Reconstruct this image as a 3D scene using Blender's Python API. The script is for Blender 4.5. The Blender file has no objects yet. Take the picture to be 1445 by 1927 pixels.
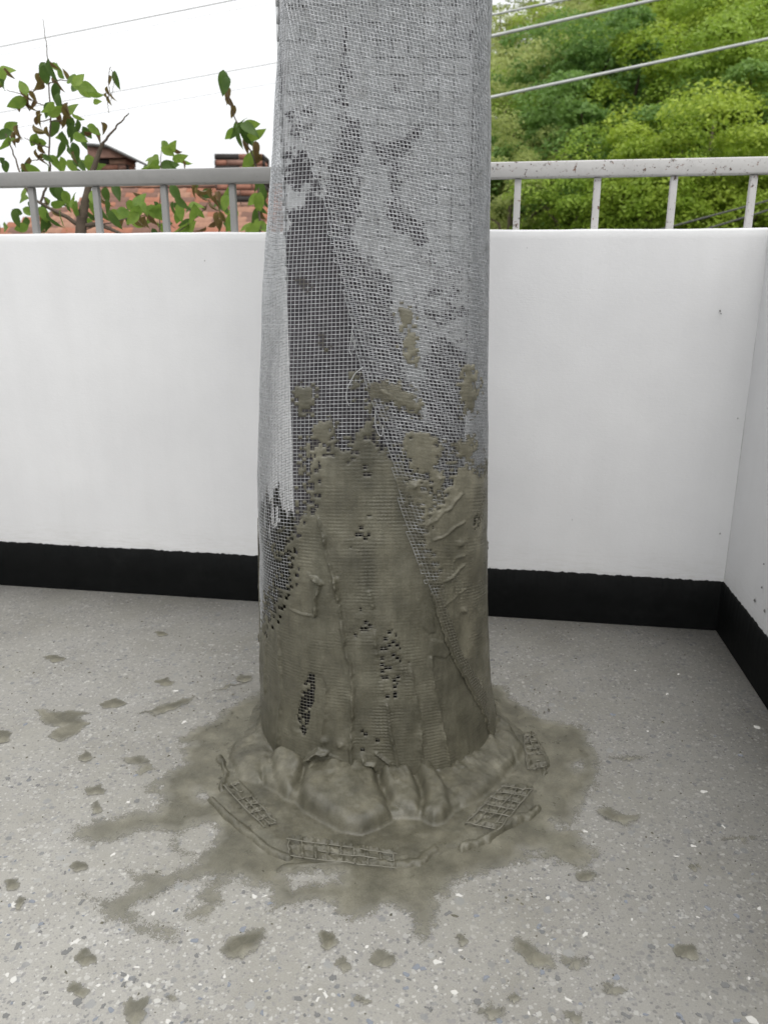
import bpy, math, random
import numpy as np
from mathutils import Vector, Matrix, Euler

random.seed(7)
RNG = np.random.default_rng(7)
SC = bpy.context.scene
COL = SC.collection

# ------------------------------------------------------------------ camera
FPX, PITCH, CAMH = 1503.0, math.radians(16.6), 0.98      # focal length in photo pixels (1445 wide)
cd = bpy.data.cameras.new('camera')
cd.sensor_fit = 'HORIZONTAL'; cd.sensor_width = 36.0
cd.lens = FPX / 1445.0 * 36.0
cd.clip_start = 0.02; cd.clip_end = 3000
cd.dof.use_dof = True; cd.dof.focus_distance = 1.45; cd.dof.aperture_fstop = 8.5
cam = bpy.data.objects.new('camera', cd); COL.objects.link(cam)
cam.location = (0, 0, CAMH); cam.rotation_euler = (math.pi / 2 - PITCH, 0, 0)
SC.camera = cam

# ------------------------------------------------------------------ sky, sun, exposure
SUN_EL, SUN_AZ = math.radians(58), math.radians(172)
w = bpy.data.worlds.new('World'); SC.world = w; w.use_nodes = True
nt = w.node_tree; nt.nodes.clear()
wo = nt.nodes.new('ShaderNodeOutputWorld'); bg = nt.nodes.new('ShaderNodeBackground')
sky = nt.nodes.new('ShaderNodeTexSky'); sky.sky_type = 'NISHITA'; sky.sun_disc = False
sky.sun_elevation = SUN_EL; sky.sun_rotation = SUN_AZ
sky.air_density = 1.2; sky.dust_density = 6.0; sky.ozone_density = 0.6
hs = nt.nodes.new('ShaderNodeHueSaturation'); hs.inputs['Saturation'].default_value = 0.06   # overcast: the cloud sheet takes the blue out
cloud = nt.nodes.new('ShaderNodeMix'); cloud.data_type = 'RGBA'; cloud.inputs[0].default_value = 0.85      # even cloud sheet over the clear sky
# overcast luminance: brighter overhead than at the horizon
tcw = nt.nodes.new('ShaderNodeTexCoord'); sxyz = nt.nodes.new('ShaderNodeSeparateXYZ'); nt.links.new(tcw.outputs['Generated'], sxyz.inputs[0])
mr = nt.nodes.new('ShaderNodeMapRange'); nt.links.new(sxyz.outputs[2], mr.inputs[0])
for k_, v_ in zip(range(1, 5), (0.0, 1.0, 6.9, 11.6)): mr.inputs[k_].default_value = v_
tint = nt.nodes.new('ShaderNodeVectorMath'); tint.operation = 'MULTIPLY'; tint.inputs[1].default_value = (0.985, 1.0, 1.015)
nt.links.new(mr.outputs[0], tint.inputs[0]); nt.links.new(tint.outputs[0], cloud.inputs[7])
nt.links.new(sky.outputs[0], hs.inputs['Color']); nt.links.new(hs.outputs[0], cloud.inputs[6]); nt.links.new(cloud.outputs[2], bg.inputs[0])
bg.inputs[1].default_value = 0.15
nt.links.new(bg.outputs[0], wo.inputs[0])
sd = bpy.data.lights.new('sun', 'SUN'); sd.energy = 1.4; sd.angle = math.radians(40); sd.color = (1.0, 0.97, 0.93)
so = bpy.data.objects.new('sun', sd); COL.objects.link(so)
so.location = (0, -5, 8)
_d = Vector((math.sin(SUN_AZ) * math.cos(SUN_EL), math.cos(SUN_AZ) * math.cos(SUN_EL), math.sin(SUN_EL)))
so.rotation_euler = _d.to_track_quat('Z', 'Y').to_euler()
SC.view_settings.view_transform = 'Standard'; SC.view_settings.look = 'None'
SC.view_settings.exposure = 0.10; SC.view_settings.gamma = 1.0
SC.view_settings.use_curve_mapping = False
SC.render.engine = 'CYCLES'
SC.cycles.max_bounces = 5; SC.cycles.diffuse_bounces = 4; SC.cycles.glossy_bounces = 2; SC.cycles.transmission_bounces = 3; SC.cycles.transparent_max_bounces = 10

# ------------------------------------------------------------------ pixel helpers (photo pixels, 1445 x 1927)
CP, SP = math.cos(PITCH), math.sin(PITCH)
def ray(px, py):
    x, y, z = px - 722.5, FPX, -(py - 963.5)
    return np.array([x, y * CP + z * SP, -y * SP + z * CP])
def on_floor(px, py, z=0.0):
    d = ray(px, py); return np.array([0, 0, CAMH]) + d * ((z - CAMH) / d[2])
def at_depth(px, py, Y):
    d = ray(px, py); return np.array([0, 0, CAMH]) + d * (Y / d[1])
def proj(P):
    P = np.asarray(P, float)
    x = P[..., 0]; y = P[..., 1]; z = P[..., 2] - CAMH
    dep = y * CP - z * SP; up = y * SP + z * CP
    return 722.5 + FPX * x / dep, 963.5 - FPX * up / dep
def in_poly(px, py, poly):
    poly = np.asarray(poly, float); res = np.zeros(px.shape, bool)
    x0, y0 = poly[:, 0], poly[:, 1]; x1, y1 = np.roll(x0, -1), np.roll(y0, -1)
    sel = (px > x0.min()) & (px < x0.max()) & (py > y0.min()) & (py < y0.max())
    if not sel.any(): return res
    qx, qy = px[sel], py[sel]; r = np.zeros(qx.shape, bool)
    for a, b, c, d in zip(x0, y0, x1, y1):
        if b == d: continue
        r ^= ((b > qy) != (d > qy)) & (qx < (c - a) * (qy - b) / (d - b) + a)
    res[sel] = r; return res
def poly_dist(px, py, pts, closed=False):
    pts = np.asarray(pts, float); n = len(pts); best = np.full(px.shape, 1e9)
    for i in range(n if closed else n - 1):
        a = pts[i]; b = pts[(i + 1) % n]; d = b - a; L = d @ d + 1e-12
        t = np.clip(((px - a[0]) * d[0] + (py - a[1]) * d[1]) / L, 0, 1)
        best = np.minimum(best, np.hypot(px - a[0] - t * d[0], py - a[1] - t * d[1]))
    return best
def poly_side(px, py, pts):
    """signed distance to an open polyline, positive on its left in the picture"""
    pts = np.asarray(pts, float); best = np.full(px.shape, 1e9); sg = np.ones(px.shape)
    for a, b in zip(pts[:-1], pts[1:]):
        d = b - a; L = d @ d + 1e-12; t = np.clip(((px - a[0]) * d[0] + (py - a[1]) * d[1]) / L, 0, 1)
        q = np.hypot(px - a[0] - t * d[0], py - a[1] - t * d[1]); m_ = q < best
        best = np.where(m_, q, best); sg = np.where(m_, np.sign(d[0] * (py - a[1]) - d[1] * (px - a[0])), sg)
    return best, sg
def crop(ox, oy, s, pts): return [(ox + x / s, oy + y / s) for x, y in pts]

# ------------------------------------------------------------------ noise
def _hash(ix, iy, seed):
    n = (ix.astype(np.int64) * 374761393 + iy.astype(np.int64) * 668265263 + seed * 1442695041) & 0xffffffff
    n = ((n ^ (n >> 13)) * 1274126177) & 0xffffffff
    return ((n ^ (n >> 16)) & 0xffffff) / float(0xffffff)
def vn(x, y, seed=0):
    x = np.asarray(x, float); y = np.asarray(y, float)
    ix, iy = np.floor(x), np.floor(y); fx, fy = x - ix, y - iy
    fx = fx * fx * (3 - 2 * fx); fy = fy * fy * (3 - 2 * fy)
    a = _hash(ix, iy, seed); b = _hash(ix + 1, iy, seed); c = _hash(ix, iy + 1, seed); d = _hash(ix + 1, iy + 1, seed)
    return (a * (1 - fx) + b * fx) * (1 - fy) + (c * (1 - fx) + d * fx) * fy
def fbm(x, y, seed=0, o=4):
    s = 0; a = 0.5; t = 0
    for k in range(o):
        s = s + a * vn(x * 2 ** k, y * 2 ** k, seed + k * 17); t += a; a *= 0.5
    return s / t
def sstep(a, b, x):
    t = np.clip((x - a) / (b - a), 0, 1); return t * t * (3 - 2 * t)

# ------------------------------------------------------------------ object helpers
def mesh_np(name, V, F, smooth=True):
    V = np.ascontiguousarray(V, np.float32); F = np.ascontiguousarray(F, np.int32)
    me = bpy.data.meshes.new(name)
    me.vertices.add(len(V)); me.vertices.foreach_set('co', V.ravel())
    k = F.shape[1]; me.loops.add(F.size); me.loops.foreach_set('vertex_index', F.ravel())
    me.polygons.add(len(F)); me.polygons.foreach_set('loop_start', np.arange(0, F.size, k, dtype=np.int32))
    if smooth: me.polygons.foreach_set('use_smooth', np.ones(len(F), bool))
    me.update(calc_edges=True); me.validate(); return me
def attr(me, name, vals):
    a = me.attributes.new(name, 'FLOAT', 'POINT'); a.data.foreach_set('value', np.ascontiguousarray(vals, np.float32))
def link(name, me, mat=None, parent=None):
    o = bpy.data.objects.new(name, me); COL.objects.link(o)
    if mat is not None and me is not None and not me.materials: me.materials.append(mat)
    if parent is not None: o.parent = parent
    return o
def thing(name, label, cat, loc=(0, 0, 0), group=None):
    o = bpy.data.objects.new(name, None); COL.objects.link(o); o.location = loc; o.empty_display_size = 0.1
    return tag(o, label, cat, group)
def tag(o, label, cat, group=None):
    o['label'] = label; o['category'] = cat
    if group: o['group'] = group
    return o
def compact(V, F, *extra):
    used = np.unique(F); m = np.full(len(V), -1, np.int64); m[used] = np.arange(len(used))
    return (V[used], m[F]) + tuple(e[used] for e in extra)
def box_data(cx, cy, cz, sx, sy, sz):
    V = np.array([[x, y, z] for z in (-1, 1) for y in (-1, 1) for x in (-1, 1)], float) * [sx / 2, sy / 2, sz / 2] + [cx, cy, cz]
    F = np.array([[0, 2, 3, 1], [4, 5, 7, 6], [0, 1, 5, 4], [2, 6, 7, 3], [0, 4, 6, 2], [1, 3, 7, 5]]); return V, F
def bevel(o, wdt, seg=2):
    m = o.modifiers.new('bevel', 'BEVEL'); m.width = wdt; m.segments = seg; m.limit_method = 'ANGLE'; return o
def tube(path, rad, sides=6, closed=False):
    P = np.asarray(path, float); n = len(P)
    rad = np.broadcast_to(np.asarray(rad, float), (n,))
    T = np.gradient(P, axis=0); T /= np.linalg.norm(T, axis=1)[:, None] + 1e-12
    ref = np.array([0, 0, 1.0]) if abs(T[:, 2]).mean() < 0.8 else np.array([0, 1.0, 0])
    A = np.cross(T, ref); A /= np.linalg.norm(A, axis=1)[:, None] + 1e-12; B = np.cross(T, A)
    th = np.arange(sides) * 2 * np.pi / sides
    V = P[:, None] + rad[:, None, None] * (np.cos(th)[None, :, None] * A[:, None] + np.sin(th)[None, :, None] * B[:, None])
    i = np.arange(n - 1)[:, None] * sides; j = np.arange(sides)[None]; k = (j + 1) % sides
    F = np.stack([i + j, i + k, i + sides + k, i + sides + j], -1).reshape(-1, 4)
    return V.reshape(-1, 3), F
def join(parts):
    Vs, Fs, o = [], [], 0
    for V, F in parts: Vs.append(V); Fs.append(np.asarray(F) + o); o += len(V)
    return np.concatenate(Vs), np.concatenate(Fs)

# ------------------------------------------------------------------ material helpers
class M:
    def __init__(s, name):
        s.m = bpy.data.materials.new(name); s.m.use_nodes = True; s.t = s.m.node_tree
        s.b = s.t.nodes['Principled BSDF']; s.out = s.t.nodes['Material Output']
    def n(s, typ, **kw):
        x = s.t.nodes.new(typ)
        for k, v in kw.items():
            if k.startswith('i_'): x.inputs[k[2:].replace('_', ' ')].default_value = v
            else: setattr(x, k, v)
        return x
    def l(s, a, b): s.t.links.new(a, b)
    def set(s, **kw):
        for k, v in kw.items():
            s.b.inputs[k.replace('_', ' ')].default_value = v
        return s
    def coord(s, which='Object'): return s.n('ShaderNodeTexCoord').outputs[which]
    def noise(s, vec, scale, detail=4, rough=0.55, out='Fac'):
        x = s.n('ShaderNodeTexNoise', i_Scale=scale, i_Detail=detail, i_Roughness=rough)
        if vec is not None: s.l(vec, x.inputs['Vector'])
        return x.outputs[out]
    def ramp(s, fac, stops):
        r = s.n('ShaderNodeValToRGB'); el = r.color_ramp.elements
        while len(el) < len(stops): el.new(0.5)
        for e, (p, c) in zip(el, stops):
            e.position = p; e.color = (c, c, c, 1) if isinstance(c, (int, float)) else (*c, 1)
        s.l(fac, r.inputs[0]); return r.outputs[0]
    def mix(s, fac, a, b, blend='MIX'):
        x = s.n('ShaderNodeMix', data_type='RGBA', blend_type=blend)
        for k, v in (('Factor', fac), ('A', a), ('B', b)):
            sock = [q for q in x.inputs if q.name == k and (q.type == ('VALUE' if k == 'Factor' else 'RGBA'))][0]
            if hasattr(v, 'is_output'): s.l(v, sock)
            elif k == 'Factor': sock.default_value = v
            else: sock.default_value = (*v, 1)
        return [q for q in x.outputs if q.type == 'RGBA'][0]
    def math(s, op, a, b=0.0, c=None):
        x = s.n('ShaderNodeMath', operation=op)
        for i, v in enumerate((a, b) if c is None else (a, b, c)):
            if hasattr(v, 'is_output'): s.l(v, x.inputs[i])
            else: x.inputs[i].default_value = v
        return x.outputs[0]
    def attr(s, name): return s.n('ShaderNodeAttribute', attribute_name=name).outputs['Fac']
    def bump(s, h, strength=0.3, dist=0.002, normal=None):
        x = s.n('ShaderNodeBump', i_Strength=strength, i_Distance=dist); s.l(h, x.inputs['Height'])
        if normal is not None: s.l(normal, x.inputs['Normal'])
        return x.outputs[0]
    def col(s, c): s.l(c, s.b.inputs['Base Color'])
    def rough(s, c): s.l(c, s.b.inputs['Roughness'])
    def nor(s, c): s.l(c, s.b.inputs['Normal'])

# ---- terrazzo
m = M('terrazzo'); co = m.coord('Object')
base = m.ramp(m.noise(co, 3.6, 8, 0.72), [(0.3, (0.335, 0.32, 0.28)), (0.5, (0.41, 0.396, 0.362)), (0.72, (0.465, 0.452, 0.422))])
fine = m.ramp(m.noise(co, 420, 3, 0.7), [(0.3, (0.8, 0.8, 0.8)), (0.7, (1.12, 1.12, 1.12))])
base = m.mix(1.0, base, fine, 'MULTIPLY')
wv = m.n('ShaderNodeVectorMath', operation='ADD'); m.l(co, wv.inputs[0])
nz = m.n('ShaderNodeTexNoise', i_Scale=160.0, i_Detail=2.0); m.l(co, nz.inputs['Vector'])
sc = m.n('ShaderNodeVectorMath', operation='SCALE'); sc.inputs['Scale'].default_value = 0.006; m.l(nz.outputs['Color'], sc.inputs[0]); m.l(sc.outputs[0], wv.inputs[1])
def chips(scale, keep, size, seed):
    v = m.n('ShaderNodeTexVoronoi', i_Scale=scale, voronoi_dimensions='3D'); 
    mp = m.n('ShaderNodeMapping'); mp.inputs['Location'].default_value = (seed, seed * 1.7, seed * .3); m.l(wv.outputs[0], mp.inputs[0]); m.l(mp.outputs[0], v.inputs['Vector'])
    sp = m.n('ShaderNodeSeparateColor'); m.l(v.outputs['Color'], sp.inputs[0])
    th = m.math('MULTIPLY', sp.outputs[1], size)
    a = m.math('LESS_THAN', v.outputs['Distance'], th); b = m.math('GREATER_THAN', sp.outputs[0], keep)
    return m.math('MULTIPLY', a, b), sp.outputs[2]
for scale, keep, size, seed, c0, c1 in ((230, 0.58, 0.62, 31.3, (0.2, 0.2, 0.2), (0.36, 0.35, 0.34)), (200, 0.68, 0.6, 27.7, (0.5, 0.49, 0.46), (0.64, 0.63, 0.6)), (140, 0.68, 0.6, 3.1, (0.18, 0.18, 0.185), (0.36, 0.35, 0.34)), (105, 0.76, 0.55, 17.2, (0.5, 0.49, 0.46), (0.66, 0.65, 0.61)),
                                         (80, 0.84, 0.5, 9.4, (0.17, 0.18, 0.195), (0.33, 0.33, 0.32)), (58, 0.88, 0.5, 5.7, (0.2, 0.21, 0.225), (0.62, 0.61, 0.57))):
    k, rnd = chips(scale, keep, size, seed)
    base = m.mix(m.math('MULTIPLY', k, 0.78), base, m.mix(rnd, c0, c1))
dust = m.ramp(m.noise(co, 5.5, 6, 0.65), [(0.45, 0.0), (0.75, 0.55)])
base = m.mix(dust, base, (0.42, 0.405, 0.355))
m.col(base); m.set(Roughness=0.62); m.b.inputs['Specular IOR Level'].default_value = 0.35
m.rough(m.ramp(m.noise(co, 9, 4), [(0.3, 0.5), (0.7, 0.75)]))
m.nor(m.bump(m.noise(co, 260, 4, 0.7), 0.25, 0.001))
MAT_FLOOR = m.m
def flat_mat(name, c, rough=0.6, var=0.25, scale=40, bump=0.2, metallic=0.0):
    m = M(name); co = m.coord('Object'); k = m.noise(co, scale, 5, 0.6)
    m.col(m.ramp(k, [(0.25, tuple(x * (1 - var) for x in c)), (0.75, tuple(min(1, x * (1 + var)) for x in c))]))
    m.set(Roughness=rough, Metallic=metallic)
    if bump: m.nor(m.bump(m.noise(co, scale * 6, 4), bump, 0.002))
    return m.m
MAT_CHIP_W = flat_mat('chip_white_marble', (0.55, 0.54, 0.505), 0.5, 0.12, 60, 0.1)
MAT_CHIP_B = flat_mat('chip_blue_grey', (0.19, 0.205, 0.23), 0.5, 0.25, 80, 0.1)
MAT_CHIP_D = flat_mat('chip_dark_grey', (0.15, 0.15, 0.145), 0.55, 0.25, 80, 0.1)

# ---- white wall paint
m = M('white_wall_paint'); co = m.coord('Object')
st = m.n('ShaderNodeMapping'); st.inputs['Scale'].default_value = (6, 6, 45); m.l(co, st.inputs[0])
big = m.noise(co, 3.0, 5, 0.6)
c = m.ramp(big, [(0.3, (0.635, 0.635, 0.643)), (0.7, (0.695, 0.695, 0.70))])
dirt = m.ramp(m.noise(co, 46, 6, 0.75), [(0.70, 0.0), (0.78, 0.22)])
c = m.mix(dirt, c, (0.5, 0.49, 0.46))
sepz = m.n('ShaderNodeSeparateXYZ'); m.l(co, sepz.inputs[0])
scuff = m.math('MULTIPLY', m.ramp(sepz.outputs[2], [(0.15, 1.0), (0.24, 0.0)]), m.ramp(m.noise(st.outputs[0], 3, 5, 0.7), [(0.45, 0.0), (0.7, 0.5)]))
c = m.mix(scuff, c, (0.5, 0.49, 0.46))
sv = m.n('ShaderNodeMapping'); sv.inputs['Scale'].default_value = (16, 16, 0.9); m.l(co, sv.inputs[0])
c = m.mix(1.0, c, m.ramp(m.noise(sv.outputs[0], 1.0, 6, 0.65), [(0.3, (0.975, 0.975, 0.972)), (0.6, (1.0, 1.0, 1.0))]), 'MULTIPLY')
m.col(c); m.set(Roughness=0.6); m.b.inputs['Specular IOR Level'].default_value = 0.3
b1 = m.bump(m.noise(st.outputs[0], 9, 5, 0.6), 0.12, 0.003); m.nor(m.bump(m.noise(co, 120, 4, 0.6), 0.18, 0.002, b1))
MAT_WALL = m.m
m = M('black_skirting_paint'); co = m.coord('Object')
c = m.ramp(m.noise(co, 14, 6, 0.7), [(0.3, (0.003, 0.0035, 0.0035)), (0.72, (0.006, 0.0065, 0.0065))])
c = m.mix(m.ramp(m.noise(co, 210, 3, 0.6), [(0.74, 0.0), (0.8, 0.5)]), c, (0.12, 0.13, 0.12))
c = m.mix(m.ramp(m.noise(co, 5, 7, 0.75), [(0.55, 0.0), (0.8, 0.3)]), c, (0.025, 0.026, 0.025))
m.col(c); m.set(Roughness=0.6); m.nor(m.bump(m.noise(co, 60, 5, 0.6), 0.35, 0.003)); m.b.inputs['Specular IOR Level'].default_value = 0.1
MAT_SKIRT = m.m

# ---- cement
def cement(name, fringe=False, tone=1.0, warm=(1, 1, 1)):
    m = M(name); co = m.coord('Object')
    k = m.noise(co, 16, 6, 0.62)
    c = m.ramp(k, [(0.25, (0.078 * tone, 0.074 * tone, 0.057 * tone)), (0.5, (0.135 * tone, 0.128 * tone, 0.100 * tone)), (0.78, (0.215 * tone, 0.206 * tone, 0.168 * tone))])
    c = m.mix(1.0, c, m.ramp(m.noise(co, 330, 3, 0.7), [(0.3, (0.84, 0.84, 0.84)), (0.7, (1.13, 1.13, 1.12))]), 'MULTIPLY')
    mp_ = m.n('ShaderNodeMapping'); mp_.inputs['Scale'].default_value = (26, 26, 3.5) if not fringe else (14, 14, 14); m.l(co, mp_.inputs[0])
    c = m.mix(1.0, c, m.ramp(m.noise(mp_.outputs[0], 1.0, 6, 0.65), [(0.32, (0.70, 0.71, 0.69)), (0.55, (1.0, 1.0, 1.0)), (0.75, (1.28, 1.27, 1.26))]), 'MULTIPLY')
    c = m.mix(1.0, c, warm, 'MULTIPLY')
    m.rough(m.ramp(m.noise(co, 28, 4), [(0.3, 0.24), (0.7, 0.55)]))
    b = m.bump(m.noise(co, 70, 6, 0.65), 0.3, 0.0035)
    m.nor(m.bump(m.noise(co, 480, 3, 0.75), 0.55, 0.0014, b))
    m.b.inputs['Specular IOR Level'].default_value = 0.5
    if fringe:
        a = m.attr('cover')
        dry = m.ramp(a, [(0.35, 1.0), (0.9, 0.0)])
        c = m.mix(m.math('MULTIPLY', dry, 0.5), c, (0.34, 0.33, 0.29))
        n1 = m.noise(co, 34, 7, 0.78); n2 = m.noise(co, 420, 4, 0.75)
        nn = m.math('ADD', m.math('MULTIPLY', m.math('SUBTRACT', n1, 0.5), 1.25), m.math('MULTIPLY', m.math('SUBTRACT', n2, 0.5), 1.1))
        v = m.math('ADD', a, nn)
        al = m.ramp(v, [(0.44, 0.0), (0.60, 1.0)])
        m.l(al, m.b.inputs['Alpha'])
    m.col(c); return m.m
MAT_CEM_B = cement('drying_cement', False, 0.88, (1.0, .98, .89)); MAT_CEM = cement('wet_cement', False, 0.70, (1.0, .99, .90)); MAT_MOUND = cement('slumped_cement', False, 0.78, (1.0, .985, .90)); MAT_SMEAR = cement('smeared_cement', True, 0.96, (1, .99, .93))

# ---- wire
m = M('galvanised_wire'); a = m.attr('cement'); co = m.coord('Object')
m.col(m.mix(a, m.ramp(m.noise(co, 90, 3), [(0.3, (0.46, 0.47, 0.48)), (0.7, (0.76, 0.77, 0.785))]), (0.15, 0.142, 0.112)))
m.l(m.math('SUBTRACT', 0.8, m.math('MULTIPLY', a, 0.8)), m.b.inputs['Metallic'])
m.set(Roughness=0.33)
MAT_WIRE = m.m
# ---- pillar paint: light grey coat, dark bituminous patches
m = M('pillar_paint'); a = m.attr('dark'); co = m.coord('Object')
nn = m.math('ADD', a, m.math('ADD', m.math('MULTIPLY', m.math('SUBTRACT', m.noise(co, 75, 6, 0.75), 0.5), 1.5), m.math('MULTIPLY', m.math('SUBTRACT', m.noise(co, 22, 3, 0.6), 0.5), 0.7)))
k = m.ramp(nn, [(0.46, 0.0), (0.54, 1.0)])
lg = m.ramp(m.noise(co, 14, 5, 0.6), [(0.3, (0.30, 0.30, 0.31)), (0.7, (0.55, 0.56, 0.57))])
dk = m.ramp(m.noise(co, 20, 5, 0.6), [(0.3, (0.035, 0.032, 0.038)), (0.7, (0.075, 0.068, 0.075))])
m.col(m.mix(k, lg, dk)); m.set(Roughness=0.7); m.nor(m.bump(m.noise(co, 120, 5, 0.7), 0.5, 0.003))
MAT_PILLAR = m.m
# ---- railing colour: darker on the left length, paler on the right
def rail_mat(name, c, rust):
    m = M(name); co = m.coord('Object')
    b = m.ramp(m.noise(co, 7, 6, 0.65), [(0.3, tuple(x * 0.82 for x in c)), (0.7, c)])
    b = m.mix(m.ramp(m.noise(co, 30, 6, 0.7), [(0.55, 0.0), (0.75, 0.35)]), b, tuple(x * 0.55 for x in c))
    ch = m.ramp(m.noise(co, 85, 6, 0.75), [(rust, 0.0), (rust + 0.03, 1.0)])
    b = m.mix(ch, b, m.ramp(m.noise(co, 130, 2), [(0.4, (0.03, 0.025, 0.022)), (0.6, (0.16, 0.08, 0.05))]))
    m.col(b); m.set(Roughness=0.5, Metallic=0.0); m.nor(m.bump(m.noise(co, 60, 5), 0.25, 0.002)); return m.m
MAT_RAIL_L = rail_mat('rail_paint_darker', (0.26, 0.256, 0.247), 0.68)
MAT_RAIL_R = rail_mat('rail_paint_paler', (0.50, 0.49, 0.48), 0.585)
MAT_CABLE_G = flat_mat('cable_grey', (0.42, 0.43, 0.42), 0.5, 0.2, 12, 0)
MAT_CABLE_T = flat_mat('cable_weathered', (0.34, 0.33, 0.32), 0.6, 0.2, 12, 0)
MAT_CABLE_D = flat_mat('cable_dark', (0.05, 0.048, 0.045), 0.6, 0.2, 12, 0)
MAT_BARK = flat_mat('bark', (0.10, 0.075, 0.055), 0.9, 0.35, 40, 0.6)
MAT_HILL = flat_mat('forest_floor', (0.028, 0.034, 0.018), 0.95, 0.5, 0.5, 0)
MAT_GROUND = flat_mat('ground_soil', (0.08, 0.085, 0.05), 0.95, 0.4, 0.5, 0)
def leaf_mat(name, c0, c1, trans=0.4, scale=6.0):
    m = M(name); oi = m.n('ShaderNodeObjectInfo').outputs['Random']; co = m.coord('Object')
    k = m.math('ADD', m.math('MULTIPLY', m.noise(co, scale, 3), 0.75), m.math('MULTIPLY', oi, 0.25))
    c = m.ramp(k, [(0.25, c0), (0.75, c1)])
    m.col(c); m.set(Roughness=0.5); m.b.inputs['Specular IOR Level'].default_value = 0.3
    tr = m.n('ShaderNodeBsdfTranslucent'); m.l(c, tr.inputs[0]); mx = m.n('ShaderNodeMixShader'); mx.inputs[0].default_value = trans
    m.l(m.b.outputs[0], mx.inputs[1]); m.l(tr.outputs[0], mx.inputs[2]); m.l(mx.outputs[0], m.out.inputs[0]); return m.m
MAT_LG = leaf_mat('leaf_bright_green', (0.11, 0.20, 0.03), (0.27, 0.38, 0.07), 0.5, 30)
MAT_LD = leaf_mat('leaf_dark_green', (0.05, 0.10, 0.022), (0.11, 0.18, 0.04), 0.4, 30)
MAT_LB = leaf_mat('leaf_wilted_brown', (0.11, 0.06, 0.03), (0.20, 0.16, 0.05), 0.35, 40)
CROWN_MATS = [leaf_mat('foliage_fresh_green', (0.19, 0.30, 0.03), (0.46, 0.56, 0.08), 0.45, 0.8),
              leaf_mat('foliage_mid_green', (0.15, 0.26, 0.03), (0.38, 0.51, 0.08), 0.45, 0.8),
              leaf_mat('foliage_blue_green', (0.10, 0.20, 0.045), (0.26, 0.40, 0.10), 0.45, 0.8),
              leaf_mat('foliage_olive_hazed', (0.27, 0.33, 0.08), (0.48, 0.53, 0.20), 0.5, 0.8)]  # olive leaves, paled in the colour itself to stand for distance haze
MAT_TILE = [flat_mat('roof_tile_' + n, c, 0.85, 0.25, 9, 0.3) for n, c in (('red', (0.27, 0.11, 0.065)), ('brown', (0.15, 0.08, 0.058)), ('pale', (0.28, 0.15, 0.10)))]
MAT_BRICK = [flat_mat('brick_' + n, c, 0.9, 0.3, 14, 0.4) for n, c in (('red', (0.28, 0.13, 0.09)), ('brown', (0.23, 0.13, 0.10)), ('sooty', (0.035, 0.03, 0.028)), ('buff', (0.33, 0.2, 0.15)))]
MAT_MORTAR = flat_mat('mortar', (0.24, 0.21, 0.18), 0.95, 0.2, 20, 0.3)
MAT_SLATE = flat_mat('cap_slab', (0.12, 0.12, 0.115), 0.85, 0.3, 12, 0.3)
MAT_PLASTER = flat_mat('house_plaster', (0.5, 0.47, 0.42), 0.9, 0.15, 4, 0.2)

# =================================================================== SETTING
C0 = on_floor(1350, 1186); L0 = on_floor(0, 1100)
WD = (L0 - C0) / np.linalg.norm(L0 - C0)                 # along the back wall, to the left
WN = np.array([-WD[1], WD[0], 0]);  WN = WN if WN[1] > 0 else -WN   # outward
S0 = on_floor(1445, 1331); SD = (S0 - C0) / np.linalg.norm(S0 - C0)
SN = np.array([-SD[1], SD[0], 0]); SN = SN if SN[0] > 0 else -SN
def on_wall(px, py, off=0.0):
    r = ray(px, py); o = np.array([0, 0, CAMH]); t = ((C0 + off * WN - o) @ WN) / (r @ WN); return o + r * t
WALL_H, WALL_T, LEN_B, LEN_S = 1.091, 0.12, 2.95, 4.2

g = link('ground', mesh_np('ground', np.array([[-600, -600, -3.6], [600, -600, -3.6], [600, 900, -3.6], [-600, 900, -3.6]]), np.array([[0, 1, 2, 3]])), MAT_GROUND); g['kind'] = 'structure'
# terrace floor slab
fp = [C0 + SD * -0.1 + WD * -0.1, C0 + SD * 4.3, C0 + SD * 4.3 + WD * 4.7, C0 + WD * 4.7 + SD * -.1]
fp = [np.array([p[0], p[1], 0.0]) for p in fp]
V = np.array(fp + [p - [0, 0, 0.18] for p in fp])
F = np.array([[0, 3, 2, 1], [4, 5, 6, 7], [0, 1, 5, 4], [1, 2, 6, 5], [2, 3, 7, 6], [3, 0, 4, 7]])
FLOOR = link('floor', mesh_np('floor', V, F, False), MAT_FLOOR); FLOOR['kind'] = 'structure'
# the building below the terrace
c = np.mean(fp, axis=0)
V, F = box_data(c[0], c[1], -1.9, 4.0, 4.0, 3.4)
tag(link('house_storey', mesh_np('house_storey', V, F, False), MAT_PLASTER), 'plain rendered storey under the terrace floor', 'building')

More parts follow.
